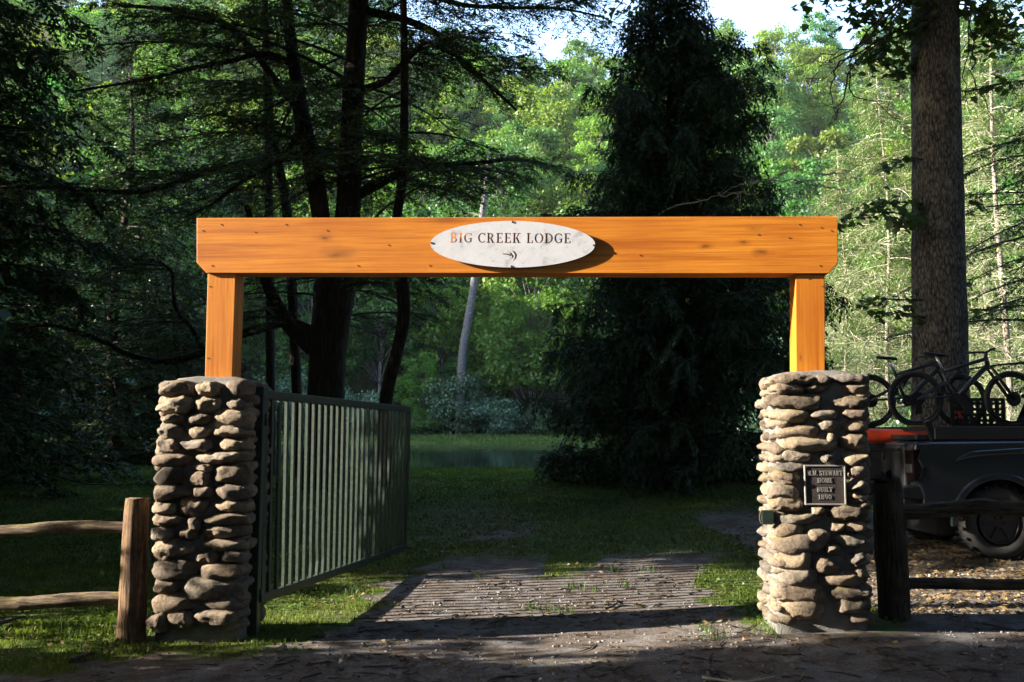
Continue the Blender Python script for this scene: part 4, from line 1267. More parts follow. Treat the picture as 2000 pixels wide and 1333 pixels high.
def pillar(corners, stones, label, zoom, seed, moss, sides_n):
    """corners: photo points TL, TR, BL, BR of the mortar front; stones: boxes in a zoom picture"""
    rs = np.random.default_rng(seed)
    yf, dep = -0.20, 0.60
    TL, TR, BL, BR = [gp(u, v, yf) for u, v in corners]
    xc = (BL[0] + BR[0]) / 2
    t = gframe('stone_pillar', xc, 0, yf + dep / 2, label, 'pillar')
    oy = yf + dep / 2                                           # local y of the mortar front is -dep/2
    ins = 0.030
    core = MB()
    nz_ = 10
    rows = []
    for i in range(nz_ + 1):
        f = i / nz_
        zl = BL[1] * (1 - f) + TL[1] * f - (0.12 if i == 0 else 0)
        xl, xr = BL[0] * (1 - f) + TL[0] * f - xc + ins, BR[0] * (1 - f) + TR[0] * f - xc - ins
        y0, y1 = -dep / 2 + ins, dep / 2 - ins
        n = 6
        per = [(xl + (xr - xl) * k / n, y0) for k in range(n)] + [(xr, y0 + (y1 - y0) * k / n) for k in range(n)] + [(xr - (xr - xl) * k / n, y1) for k in range(n)] + [(xl, y1 - (y1 - y0) * k / n) for k in range(n)]
        rows.append([(x + 0.015 * mnoise.noise(Vector((x * 5, y * 5, zl * 5))), y + 0.015 * mnoise.noise(Vector((x * 5 + 9, y * 5, zl * 5))), zl) for x, y in per])
    m_ = len(rows[0])
    core.add([p for r in rows for p in r], [(i * m_ + k, i * m_ + (k + 1) % m_, (i + 1) * m_ + (k + 1) % m_, (i + 1) * m_ + k) for i in range(nz_) for k in range(m_)] + [tuple(nz_ * m_ + k for k in range(m_))])
    core.build('mortar_core', M['mortar'], t, True)
    # low mortar crown the post stands in, and the spread footing
    zt = TL[1]
    xm, hw = (TL[0] + TR[0]) / 2 - xc, (TR[0] - TL[0]) / 2
    cap = MB()
    n = 40
    for j, (s, dz) in enumerate(((0.90, -0.06), (0.90, -0.015), (0.80, 0.018), (0.50, 0.038))):
        for k in range(n):
            a = 2 * PI * k / n
            ca, sa = math.cos(a), math.sin(a)
            q = 0.6
            x = xm + hw * s * math.copysign(abs(ca) ** q, ca)
            y = dep / 2 * s * math.copysign(abs(sa) ** q, sa)
            cap.v.append((x, y, zt + dz + 0.012 * mnoise.noise(Vector((x * 6, y * 6, seed + j)))))
    for j in range(3):
        for k in range(n): cap.f.append((j * n + k, j * n + (k + 1) % n, (j + 1) * n + (k + 1) % n, (j + 1) * n + k))
    cap.f.append(tuple(3 * n + k for k in range(n)))
    cap.build('cap', M['mortar'], t, True)
    fo = MB()
    zb = BL[1]
    for j, (s, dz) in enumerate(((0.98, -0.20), (0.97, -0.12), (0.92, -0.06), (0.85, -0.03))):
        for k in range(n):
            a = 2 * PI * k / n
            ca, sa = math.cos(a), math.sin(a)
            x, y = (BR[0] - BL[0]) / 2 * s * math.copysign(abs(ca) ** .5, ca), dep / 2 * s * math.copysign(abs(sa) ** .5, sa)
            fo.v.append((x + .02 * mnoise.noise(Vector((x * 7, y * 7, j))), y, zb + dz + .03 * mnoise.noise(Vector((x * 5, y * 5, 4)))))
    for j in range(3):
        for k in range(n): fo.f.append((j * n + k, j * n + (k + 1) % n, (j + 1) * n + (k + 1) % n, (j + 1) * n + k))
    fo.f.append(tuple(3 * n + k for k in range(n)))
    fo.build('footing', M['mortar'], t, True)
    sc, ox, oy0 = zoom
    def place(x, y, z, w, d, h, rot, level=ICO3):
        me = stone_mesh(w, d, h, rs, level, rs.uniform(0.2, 0.9))
        o = link('stone', me, M['stone'], t, True)
        o.location = (x, y, z)
        o.rotation_euler = (rs.normal(0, 0.05), rot, rs.normal(0, 0.06))
        o['moss'] = float(moss * rs.uniform(0.2, 1.0))
        return o
    uL = (corners[0][0] + corners[2][0]) / 2
    uR = (corners[1][0] + corners[3][0]) / 2
    for (a, b_, c, d_) in stones:
        u0, v0, u1, v1 = ox + a / sc, oy0 + b_ / sc, ox + c / sc, oy0 + d_ / sc
        p0, p1 = gp(u0, v1, yf - 0.03), gp(u1, v0, yf - 0.03)
        w, h = (p1[0] - p0[0]) * 1.10, (p1[1] - p0[1]) * 1.19
        corner = u0 < uL + 14 or u1 > uR - 14
        d = rs.uniform(0.20, 0.28) if corner else rs.uniform(0.13, 0.19)
        y = -dep / 2 + d / 2 - rs.uniform(0.045, 0.075)
        place((p0[0] + p1[0]) / 2 - xc, y, (p0[1] + p1[1]) / 2, w, d, h, rs.normal(0, 0.03))
    # the stones of the other faces
    H = TL[1] - BL[1]
    for sgn, nrow in ((-1, sides_n[0]), (1, sides_n[1])):
        for i in range(nrow):
            f = (i + 0.5) / nrow
            z = BL[1] + H * f
            xe = ((BL[0] * (1 - f) + TL[0] * f) if sgn < 0 else (BR[0] * (1 - f) + TR[0] * f)) - xc
            y = -dep / 2 - rs.uniform(0.0, 0.03)
            while y < dep / 2 - 0.08:
                L = min(rs.uniform(0.20, 0.36), dep / 2 + 0.03 - y)
                h = H / nrow * rs.uniform(0.86, 1.06)
                d = rs.uniform(0.15, 0.22)
                o = place(xe - sgn * (d / 2 - rs.uniform(0.004, 0.032)), y + L / 2, z + rs.normal(0, 0.006), d, L * 1.02, h, 0, ICO2)
                y += L + rs.uniform(0.0, 0.02)
    for i in range(17):
        z = BL[1] + H * (i + 0.5) / 17
        x = BL[0] - xc + 0.04
        while x < BR[0] - xc - 0.08:
            L = min(rs.uniform(0.18, 0.36), BR[0] - xc + 0.02 - x)
            place(x + L / 2, dep / 2 - 0.05, z, L, 0.18, H / 17 * 0.95, 0, ICO2)
            x += L + 0.015
    return t
LS = [(95,62,260,132),(278,68,392,128),(412,55,540,138),(75,140,250,212),(270,142,392,215),(412,142,535,190),(88,222,215,268),(238,222,350,268),(360,196,540,285),(80,268,222,340),(243,282,340,336),(362,286,535,334),
(72,345,185,412),(200,350,345,392),(395,340,530,398),(65,416,258,475),(272,402,532,460),(66,477,215,560),(248,466,352,500),(368,468,528,548),(247,502,350,565),(62,567,250,642),(260,572,355,614),(374,560,530,628),
(64,652,175,702),(192,632,330,715),(363,638,525,698),(58,708,222,766),(310,708,520,754),(240,722,300,780),(62,768,160,828),(190,772,285,826),(298,757,518,812),(54,832,255,908),(306,824,516,876),
(98,902,150,925),(283,885,380,934),(400,885,512,932),(54,922,285,1022),(300,945,512,1016),(56,1026,185,1095),(180,1012,485,1112),(50,1093,280,1180),(300,1106,510,1176),(35,1178,140,1262),(138,1182,262,1250),(264,1172,480,1240)]
pillar([(310, 744), (488, 744), (292, 1236), (472, 1232)], LS, 'stone pillar of rounded brown river stones with the open metal gate hung on it', (2.469, 270, 720), 5, 0.25, (19, 19))
RS_ = [(165,120,370,168),(350,122,440,170),(455,125,615,158),(165,165,310,212),(308,170,438,206),(485,162,618,210),(155,215,425,285),(442,225,618,276),(170,285,350,352),(345,294,465,328),(495,286,612,332),(190,355,390,418),(378,335,468,380),(495,345,615,390),
(210,412,455,475),(415,398,452,430),(485,400,612,468),(208,465,355,530),(388,495,460,540),(498,482,615,540),(185,530,315,578),(520,540,615,610),(160,575,295,632),(517,612,615,662),(165,640,290,708),(512,668,615,728),
(165,697,305,762),(338,738,402,775),(425,736,612,792),(165,765,400,825),(175,812,320,890),(325,845,430,905),(440,815,498,855),(505,803,610,858),(170,868,430,962),(465,870,612,924),(415,918,485,960),(190,935,350,1032),(360,978,475,1043),(530,950,608,1022),
(200,1025,380,1110),(405,1045,610,1110),(185,1098,420,1185),(445,1120,630,1172),(185,1165,400,1262),(460,1172,612,1235)]
pillar([(1510, 732), (1699, 729), (1512, 1222), (1704, 1206)], RS_, 'stone pillar of sunlit river stones bearing the dark plaque', (2.38, 1440, 680), 8, 0.9, (22, 18))

# ------------------------------------------------------------------ plaque
px0, pz0 = gp(1573.5, 987, -0.26)
px1, pz1 = gp(1652, 909, -0.26)
pq = gframe('plaque', (px0 + px1) / 2, (pz0 + pz1) / 2, -0.232, 'square dark bronze plaque with raised M.M. STEWART HOME BUILT 1890 lettering on the pillar', 'plaque')
pw, ph = px1 - px0, pz1 - pz0
m = MB(); m.box((0, 0, 0), (pw - 0.012, 0.016, ph - 0.012)); m.build('plate', M['plaque'], pq)
for nm_, c, s in (('rim', (0, -0.004, ph / 2 - 0.005), (pw, 0.022, 0.011)), ('rim', (0, -0.004, -ph / 2 + 0.005), (pw, 0.022, 0.011)), ('rim', (-pw / 2 + 0.005, -0.0045, 0), (0.011, 0.022, ph - 0.022)), ('rim', (pw / 2 - 0.005, -0.0045, 0), (0.011, 0.022, ph - 0.022))):
    m = MB(); m.box(c, s); m.build(nm_, M['plaque_rim'], pq, False, 0.002)
def qx(u, v): return ((u / 1600 * 120 - 53) / 78.5 * 1.0 * pw, -((v / 13.33) - 48.0) / 78 * ph)
for s, u0, u1, vb, vt in (('M.M. STEWART', 262, 1150, 392, 268), ('HOME', 518, 885, 582, 460), ('BUILT', 500, 890, 822, 700), ('1890', 528, 862, 1012, 890)):
    xa, zb_ = qx(u0, vb); xb, zt_ = qx(u1, vt)
    m = MB()
    for pl in text_polys(s, xa, xb, zb_, zt_ - zb_, 0.12): m.prism(pl, -0.0125, -0.0075)
    m.build('lettering', M['plaque_rim'], pq)
for sx, sz in ((1, 1), (-1, 1)):
    m = MB(); m.disc((sx * (pw / 2 - 0.018), -0.010, sz * (ph / 2 - 0.018)), 0.005, 0.006, 10); m.build('screw', M['plaque_rim'], pq)

# latch strap on the other pillar
lx, lz = gp(1497, 1010, -0.17)
la = gframe('gate_latch', lx, lz, -0.20, 'small dark steel latch strap sticking out of the sunlit pillar', 'latch')
m = MB(); m.box((0.0, 0, 0), (0.085, 0.05, 0.105)); m.build('plate', M['metal_green'], la, False, 0.003)
m = MB(); m.tube([(-0.035 - 0.022 * math.sin(a), -0.012, 0.05 * math.cos(a)) for a in np.linspace(0, PI, 9)], 0.007, 6); m.build('loop', M['rust'], la, True)

# ------------------------------------------------------------------ steel gate, swung open into the drive
HT, HB = at(511, 762, 7.98), at(503, 1180, 7.98)
ET, EB = at(800, 795, 12.1), at(792, 1074, 12.1)
gate = tag(empty('metal_gate', (HB.x, HB.y, 0)), 'dark green steel bar gate swung open beside the stone pillar', 'gate')
Mg = Vector((HB.x, HB.y, 0))
q = lambda a: Vector(a) - Mg
def lerp(a, b, t): return a * (1 - t) + b * t
gdir = ((ET - HT)).normalized()
for nm_, a, b_, w in (('top_rail', HT - Vector((0, 0, .035)), ET - Vector((0, 0, .035)), .07), ('bottom_rail', HB + Vector((0, 0, .035)), EB + Vector((0, 0, .035)), .07)):
    m = MB()
    u_ = (b_ - a).normalized()
    R = Matrix((u_, Vector((0, 0, 1)).cross(u_).normalized(), u_.cross(Vector((0, 0, 1)).cross(u_).normalized()))).transposed()
    m.box(q((a + b_) / 2), ((b_ - a).length, 0.05, w), R)
    m.build(nm_, M['metal_green'], gate, False, 0.004)
Rg = Matrix.Rotation(math.atan2(gdir.y, gdir.x), 3, 'Z')
def gbar(t, w, d, name, mt_):
    a, b_ = lerp(HB, EB, t), lerp(HT, ET, t)
    m = MB()
    lo, hi = q(a) + Vector((0, 0, .071)), q(b_) - Vector((0, 0, .071))
    n0 = len(m.v)
    hx, hy = Rg @ Vector((w / 2, 0, 0)), Rg @ Vector((0, d / 2, 0))
    ks = [0, 0.08, 0.2, 1.0]
    bend = {7: 0.012, 8: 0.02, 9: 0.014, 3: 0.008}.get(round(t * 27), 0.0)
    V_ = []
    for k in ks:
        c = lo * (1 - k) + hi * k + hx.normalized() * (bend if k == 0.08 else 0) 
        V_ += [c - hx - hy, c + hx - hy, c + hx + hy, c - hx + hy]
    F_ = [(0, 3, 2, 1), (12, 13, 14, 15)] + [(i * 4 + k, i * 4 + (k + 1) % 4, i * 4 + 4 + (k + 1) % 4, i * 4 + 4 + k) for i in range(3) for k in range(4)]
    m.add(V_, F_)
    return m.build(name, mt_, gate, False)
gbar(0.012, 0.06, 0.05, 'stile', M['metal_green']); gbar(0.988, 0.06, 0.05, 'stile', M['metal_green'])
for i in range(26): gbar(0.048 + 0.914 * i / 25, 0.042, 0.025, 'bar', M['bar_green'])
m = MB(); e_ = q(EB); m.tube([e_ + Vector((0.02, -0.03, 0.03)), e_ + Vector((0.07, -0.03, 0.03)), e_ + Vector((0.10, -0.03, 0.0))], 0.012, 6); m.build('latch_pin', M['metal_green'], gate)
gp_ = tag(empty('gate_post', (HB.x - 0.1, 7.9, -0.1)), 'dark green square steel post beside the stone pillar carrying the open gate', 'post')
a, b_ = at(491, 1222, 7.9), at(506, 756, 7.9)
m = MB(); m.bar(a - gp_.location - Vector((0, 0, .1)), b_ - gp_.location, 0.105, 0.105); m.build('shaft', M['metal_green'], gp_, False, 0.006)
for f in (0.12, 0.86):
    c = lerp(a, b_, f) - gp_.location
    m = MB(); m.tube([c + Vector((0.055, 0.03, -0.05)), c + Vector((0.055, 0.03, 0.05))], 0.02, 10); m.build('hinge', M['metal_green'], gp_, True)

# ------------------------------------------------------------------ split rail fences
def log(pts, rad, m_, parent, name, seed, n=44, sides=20, rough=0.13):
    P, R = smooth_line(pts, rad, n)
    mb = MB(); mb.tube(P, R, sides)
    c = 0
    for i in range(n):
        for k in range(sides):
            v = Vector(mb.v[c])
            w = mnoise.noise(Vector((k * 0.8 + seed, i * 0.10, seed))) + 0.7 * mnoise.noise(v * 7 + Vector((seed, 0, 0))) + 0.35 * mnoise.noise(v * 19)
            v = P[i] + (v - P[i]) * (1 + rough * w)
            mb.v[c] = tuple(v); c += 1
    return mb.build(name, m_, parent, True)
Yf = 7.75
fb = Vector((at(256, 1232, Yf).x, Yf, float(gz(at(256, 1232, Yf).x, Yf, False))))
fl = tag(empty('split_rail_fence', fb), 'sunlit log rail fence running up to the pillar that carries the gate', 'fence')
q = lambda u, v, Y: at(u, v, Y) - fb
log([q(255, 1250, Yf), q(257, 1232, Yf), q(262, 1110, Yf), q(268, 985, Yf), q(268.5, 979, Yf)], [.118, .112, .102, .092, .086], M['log_brown'], fl, 'post', 3, rough=0.07)
log([q(250, 1031, Yf), q(180, 1029, 7.76), q(90, 1032, 7.78), q(0, 1038, 7.8), q(-300, 1046, 7.9), q(-560, 1040, 8.0)], [.043, .048, .05, .046, .05, .045], M['log_grey'], fl, 'rail', 5)
log([q(240, 1168, Yf), q(160, 1170, 7.76), q(60, 1178, 7.78), q(0, 1180, 7.8), q(-300, 1178, 7.9), q(-560, 1176, 8.0)], [.048, .053, .05, .054, .05, .045], M['log_grey'], fl, 'rail', 7)
log([q(-560, 1240, 8.0), q(-555, 1110, 8.0), q(-550, 990, 8.0), q(-550, 984, 8.0)], [.11, .105, .098, .09], M['log_brown'], fl, 'post', 9)
Yr = 7.88
fb = Vector((at(1748, 1200, Yr).x, Yr, float(gz(at(1748, 1200, Yr).x, Yr, False))))
fr = tag(empty('split_rail_fence', fb), 'dark shaded log rail fence in front of the pickup truck', 'fence')
log([q(1748, 1222, Yr), q(1747, 1195, Yr), q(1741, 1080, Yr), q(1733, 955, Yr), q(1731, 942, Yr)], [.128, .124, .124, .112, .104], M['log_shaded'], fr, 'post', 13, rough=0.06)
log([q(1752, 1000, 7.88), q(1790, 1001, 7.88), q(1850, 995, 7.88), q(1920, 990, 7.89), q(2000, 994, 7.9), q(2330, 1000, 7.95)], [.045, .062, .060, .066, .06, .055], M['rail_shaded'], fr, 'rail', 15, rough=0.16)
log([q(1764, 1140, 7.88), q(1850, 1140, 7.88), q(1920, 1142, 7.89), q(2000, 1142, 7.9), q(2330, 1140, 7.95)], [.045, .046, .045, .044, .045], M['rail_shaded'], fr, 'rail', 17, rough=0.12)
log([q(2330, 1245, 7.95), q(2325, 1080, 7.95), q(2320, 960, 7.95), q(2320, 952, 7.95)], [.12, .115, .108, .1], M['log_shaded'], fr, 'post', 19)

# ------------------------------------------------------------------ pickup truck
TX, TY = 4.60, 12.2
tz = float(gz(5.6, 11.4, False)) - 0.012
truck = tag(empty('pickup_truck', (TX, TY, tz)), 'slate grey pickup truck with a black bed rack parked behind the dark log fence', 'truck')
A1, A2, WZ = 0.97, 4.67, 0.432
def archpts(c, r, n=14, lo=0.60):
    a0 = math.asin((lo - WZ) / r)
    return [(c - r * math.cos(a), WZ + r * math.sin(a)) for a in np.linspace(a0, PI - a0, n)]
body = MB()
bed = [(0.10, 0.60), (0.03, 0.78), (0.10, 0.98), (0.015, 1.20), (0.03, 1.36), (0.2, 1.372), (1.96, 1.39), (1.98, 0.60)]
prof = [(0.10, 0.60)] + archpts(A1, 0.53) + [(1.98, 0.60), (1.98, 1.39), (0.2, 1.372), (0.03, 1.355), (0.0, 1.22), (0.09, 1.06), (0.03, 0.92), (0.09, 0.74)]
body.prism(prof, -0.98, 0.98)
o = body.build('bed', M['truck_paint'], truck, False, 0.035, 3)
cab = MB()
cab.prism([(2.02, 0.55), (3.95, 0.55)] + archpts(A2, 0.53, 14, 0.55) + [(5.55, 0.55), (5.75, 0.75), (5.78, 1.15), (5.6, 1.28), (4.35, 1.36), (2.02, 1.38)], -0.98, 0.98)
cab.build('cab', M['truck_paint'], truck, False, 0.05, 3)
gh = MB()
gh.add([(2.06, -0.93, 1.385), (4.35, -0.93, 1.365), (4.35, 0.93, 1.365), (2.06, 0.93, 1.385), (2.22, -0.76, 1.90), (3.45, -0.76, 1.93), (3.45, 0.76, 1.93), (2.22, 0.76, 1.90)],
       [(0, 3, 2, 1), (4, 5, 6, 7), (0, 1, 5, 4), (1, 2, 6, 5), (2, 3, 7, 6), (3, 0, 4, 7)])
gh.build('windows', M['glass'], truck, False, 0.03, 3).name = 'glasshouse'
m = MB(); m.box((2.85, 0, 1.945), (1.35, 1.56, 0.05)); m.build('roof', M['truck_paint'], truck, False, 0.02)
def wheel(x, y):
    w = MB(); w.ring((x, y, WZ), 0.330, 0.100, 'y', 44, 12, 1.25)
    wo = w.build('wheel', M['rubber'], truck, True)
    td = MB()
    for i in range(46):
        a = 2 * PI * i / 46
        R = Matrix.Rotation(-a, 3, 'Y')
        td.box(Vector((x, y, WZ)) + R @ Vector((0.425, 0.05 * (1 if i % 2 else -1), 0)), (0.018, 0.12, 0.03), R)
    tag(td.build('tread', M['rubber'], wo), kind='stuff')
    r = MB(); r.disc((x, y, WZ), 0.235, 0.16, 32); r.build('rim', M['black_metal'], wo, False, 0.01)
    r = MB(); r.ring((x, y - math.copysign(0.085, -y) * 1.0, WZ), 0.225, 0.014, 'y', 36, 6); r.build('rim_lip', M['alloy'], wo, True)
    for k in range(6):
        a = k * PI / 3
        s = MB(); s.bar((x + 0.05 * math.cos(a), y + math.copysign(0.082, y), WZ + 0.05 * math.sin(a)), (x + 0.215 * math.cos(a), y + math.copysign(0.078, y), WZ + 0.215 * math.sin(a)), 0.045, 0.02)
        s.build('spoke', M['alloy'], wo, False, 0.004)
for x in (A1, A2):
    for y in (-0.85, 0.85): wheel(x, y)
for c, nm_ in ((A1, 'wheel_arch'), (A2, 'wheel_arch')):
    for sy in (-1, 1):
        m = MB()
        o_, i_ = archpts(c, 0.575, 24, 0.40), archpts(c, 0.50, 24, 0.40)
        m.prism(o_ + i_[::-1], sy * 0.962, sy * 1.012)
        m.build(nm_, M['truck_paint'], truck, False, 0.012)
m = MB()                                                       # swept shoulder over the rear wheel
m.prism([(0.44, 1.12), (0.52, 1.20), (0.68, 1.265), (1.2, 1.30), (1.94, 1.31), (1.94, 1.20), (1.3, 1.215), (0.85, 1.20), (0.62, 1.17)], -1.004, -0.94)
m.build('shoulder', M['truck_paint'], truck, False, 0.02, 3)
m = MB(); m.box((0.01, 0, 1.06), (0.06, 1.52, 0.56)); m.build('tailgate', M['black_plastic'], truck, False, 0.02)
m = MB(); m.box((-0.028, 0, 1.27), (0.03, 1.36, 0.045)); m.build('tailgate_trim', M['alloy'], truck, False, 0.008)
m = MB(); m.box((-0.03, 0, 1.17), (0.03, 0.32, 0.09)); m.build('handle', M['black_plastic'], truck, False, 0.01)
for sy in (-1, 1):
    m = MB(); m.prism([(-0.005, 0.90), (0.055, 0.93), (0.105, 1.06), (0.055, 1.16), (0.09, 1.27), (-0.01, 1.27)], sy * 0.99, sy * 0.75)
    lt_ = m.build('tail_light', M['tail_red'], truck, False, 0.01)
    m = MB(); m.box((0.0, sy * 0.87, 1.05), (0.05, 0.20, 0.10)); m.build('lamp_bezel', M['black_plastic'], lt_, False, 0.01)
m = MB(); m.prism([(-0.13, 0.72), (-0.14, 0.84), (0.02, 0.865), (0.10, 0.86), (0.22, 0.74), (0.10, 0.70)], -0.97, 0.97); m.build('bumper', M['alloy'], truck, False, 0.02)
m = MB(); m.box((0.03, 0, 0.63), (0.2, 1.7, 0.14)); m.box((2.9, 0, 0.5), (5.0, 1.0, 0.2)); m.box((A1, 0, 0.62), (1.2, 1.3, 0.7)); m.box((A2, 0, 0.62), (1.2, 1.3, 0.6)); m.build('chassis', M['black_metal'], truck)
m = MB(); m.box((1.02, 0, 1.41), (1.86, 1.74, 0.06)); m.build('bed_cover', M['black_plastic'], truck, False, 0.01)
for sy in (-1, 1):
    m = MB(); m.box((1.12, sy * 0.90, 1.46), (1.7, 0.09, 0.15)); m.build('rack_rail', M['black_metal'], truck, False, 0.01)
    m = MB(); m.bar((0.28, sy * 0.90, 1.38), (0.20, sy * 0.90, 1.60), 0.07, 0.07); m.build('rack_upright', M['alloy'], truck, False, 0.006)
for x in (0.3, 0.75, 1.2, 1.65, 1.92):
    m = MB(); m.box((x, 0, 1.505), (0.07, 1.72, 0.05)); m.build('crossbar', M['black_metal'], truck)
m = MB()                                                       # slotted panel standing on the far rail
m.box((1.62, 0.82, 1.56), (0.72, 0.02, 0.04)); m.box((1.62, 0.82, 1.90), (0.72, 0.03, 0.04))
for i in range(9): m.box((1.28 + 0.085 * i, 0.82, 1.73), (0.05, 0.02, 0.31))
for i in range(4): m.box((1.62, 0.825, 1.62 + 0.075 * i), (0.70, 0.018, 0.035))
m.build('rack_panel', M['black_metal'], truck)
m = MB(); m.box((1.36, 0.79, 1.72), (0.03, 0.02, 0.05)); m.box((1.366, 0.79, 1.672), (0.03, 0.02, 0.04)); m.build('sticker', M['red_tag'], truck)
m = MB(); m.box((0.62, 0.38, 1.545), (0.25, 0.04, 0.012)); m.build('strap', M['strap'], truck)

# kayak lying in the bed, stern over the tailgate
ky = tag(empty('kayak', (TX - 0.32, 12.25, tz + 1.40)), 'bright orange red kayak end sticking out over the truck tailgate', 'kayak')
m = MB()
ks = np.linspace(0, 1, 14)
rows = []
for k in ks:
    w = 0.22 * math.sin(min(1, 0.18 + k * 1.6) * PI / 2) * (1 if k < .8 else 1 - (k - .8) * 2)
    zt_, zb_ = 0.115 - 0.03 * k, -0.085 + 0.03 * (1 - k) ** 4
    rows.append([(2.1 * k, w * math.cos(a), (zt_ + zb_) / 2 + (zt_ - zb_) / 2 * (math.sin(a) if math.sin(a) > 0 else math.sin(a))) for a in np.linspace(0, 2 * PI, 16, endpoint=False)])
m.add([p for r in rows for p in r], [(i * 16 + j, i * 16 + (j + 1) % 16, (i + 1) * 16 + (j + 1) % 16, (i + 1) * 16 + j) for i in range(13) for j in range(16)] + [tuple(range(15, -1, -1)), tuple(13 * 16 + j for j in range(16))])
m.build('hull', M['kayak'], ky, True)
m = MB(); m.tube([(0.0, 0, 0.118), (0.1, 0, 0.15), (0.2, 0, 0.112)], 0.012, 6); m.build('carry_handle', M['black_plastic'], ky, True)

# ------------------------------------------------------------------ mountain bikes
def make_bike():
    t = empty('mountain_bike')
    R, WB = 0.362, 1.245
    for x in (0, WB):
        w = MB(); w.ring((x, 0, R), R - 0.027, 0.028, 'y', 56, 8, 1.0)
        wo = w.build('wheel', M['rubber'], t, True)
        r = MB(); r.ring((x, 0, R), R - 0.065, 0.014, 'y', 56, 6, 1.0); r.build('rim', M['black_metal'], wo, True)
        h = MB(); h.tube([(x, -0.06, R), (x, 0.06, R)], 0.022, 10); h.disc((x, -0.045, R), 0.095, 0.004, 24); h.build('hub', M['black_metal'], wo)
        sp = MB()
        for k in range(28):
            a = 2 * PI * k / 28
            b2 = a + (0.35 if k % 2 else -0.35)
            sp.bar((x + 0.022 * math.cos(a), 0.03 * (1 if k % 4 < 2 else -1), R + 0.022 * math.sin(a)), (x + (R - 0.07) * math.cos(b2), 0, R + (R - 0.07) * math.sin(b2)), 0.0024, 0.0024)
        tag(sp.build('spokes', M['black_metal'], wo), kind='stuff').name = 'spoke'
    BB, ST, HT_, HB_ = Vector((0.50, 0, 0.36)), Vector((0.375, 0, 0.72)), Vector((0.925, 0, 0.90)), Vector((0.955, 0, 0.80))
    f = MB()
    f.tube([HB_, lerp(HB_, BB, .5), BB], [.03, .034, .032], 10); f.tube([HT_ + Vector((0, 0, -.02)), ST], [.025, .02], 10); f.tube([HT_, HB_], [.03, .03], 10)
    f.tube([ST + Vector((-.02, 0, .04)), Vector((0.43, 0, 0.52)), BB], [.021, .021, .026], 10)
    f.tube([Vector((0.60, 0, 0.77)), Vector((0.47, 0, 0.56))], [.014, .014], 8)
    f.build('frame', M['bike_paint'], t, True)
    r = MB()
    for sy in (-1, 1):
        r.tube([Vector((0.47, sy * .03, 0.40)), Vector((0.2, sy * .06, 0.38)), Vector((0, sy * .07, R))], [.016, .014, .014], 8)
        r.tube([Vector((0.44, sy * .03, 0.60)), Vector((0.2, sy * .06, 0.47)), Vector((0, sy * .07, R))], [.012, .012, .012], 8)
    r.build('rear_triangle', M['bike_paint'], t, True)
    s = MB(); s.tube([Vector((0.43, 0, 0.60)), Vector((0.60, 0, 0.72))], [.026, .022], 10); s.build('shock', M['black_metal'], t, True)
    k = MB()
    for sy in (-1, 1): k.tube([Vector((0.975, sy * .065, 0.76)), Vector((1.11, sy * .065, 0.56)), Vector((WB, sy * .065, R))], [.017, .022, .022], 10)
    k.tube([Vector((0.97, -.07, 0.765)), Vector((0.97, .07, 0.765))], .02, 8); k.tube([HB_, Vector((0.972, 0, 0.765))], .022, 8)
    k.build('fork', M['black_metal'], t, True)
    p = MB(); p.tube([ST, Vector((0.275, 0, 0.925))], .0155, 10); p.build('seatpost', M['silver'], t, True)
    sd = MB()
    rows = [(-0.13, .07, .958), (-0.06, .068, .952), (0.03, .03, .945), (0.13, .02, .937)]
    V_ = []
    for dx, w, z in rows: V_ += [(0.26 + dx, w * math.cos(a), z + (0.018 if math.sin(a) > 0 else 0.026) * math.sin(a)) for a in np.linspace(0, 2 * PI, 10, endpoint=False)]
    sd.add(V_, [(i * 10 + j, i * 10 + (j + 1) % 10, (i + 1) * 10 + (j + 1) % 10, (i + 1) * 10 + j) for i in range(3) for j in range(10)] + [tuple(range(9, -1, -1)), tuple(30 + j for j in range(10))])
    sd.build('saddle', M['black_plastic'], t, True)
    hb = MB(); hb.tube([(0.86, -.38, .985), (0.90, -.2, .985), (0.94, 0, .965), (0.90, .2, .985), (0.86, .38, .985)], .016, 8); hb.tube([HT_, Vector((0.94, 0, .965))], .022, 8)
    for sy in (-1, 1): hb.tube([(0.89, sy * .26, .98), (0.94, sy * .30, .95), (0.95, sy * .36, .945)], .008, 6)
    hb.build('handlebar', M['black_metal'], t, True)
    c = MB(); c.disc((0.50, 0, 0.36), 0.03, 0.17, 16); c.disc((0.50, -0.055, 0.36), 0.075, 0.005, 24)
    c.bar((0.50, -.075, .36), (0.60, -.085, .23), .024, .014); c.bar((0.50, .075, .36), (0.40, .085, .49), .024, .014)
    c.bar((0.56, -.135, .228), (0.65, -.135, .232), .02, .11); c.bar((0.36, .135, .49), (0.45, .135, .492), .02, .11)
    c.build('crankset', M['black_metal'], t)
    cs = MB(); cs.disc((0, -0.05, R), 0.085, 0.02, 20); cs.build('cassette', M['alloy'], t)
    ch = MB(); ch.tube([(0.50, -.055, .285), (0.04, -.05, .24), (0.02, -.05, .29)], .005, 5); ch.tube([(0.50, -.055, .435), (0, -.05, .44)], .005, 5); ch.build('chain', M['alloy'], t)
    return t
b1 = make_bike()
x1 = at(1789, 797, 12.6)
b1.location = (x1.x, 12.6, tz + 1.532)
tag(b1, 'dark full suspension mountain bike in front, its whole frame seen against the thick trunk', 'bicycle', 'mountain bikes carried on the truck rack')
b2 = copy_thing(b1, 'rear mountain bike mostly hidden, only its saddle, bars and back wheel showing beside the pillar')
b2.location = (at(1699, 797, 13.3).x, 13.3, tz + 1.532)
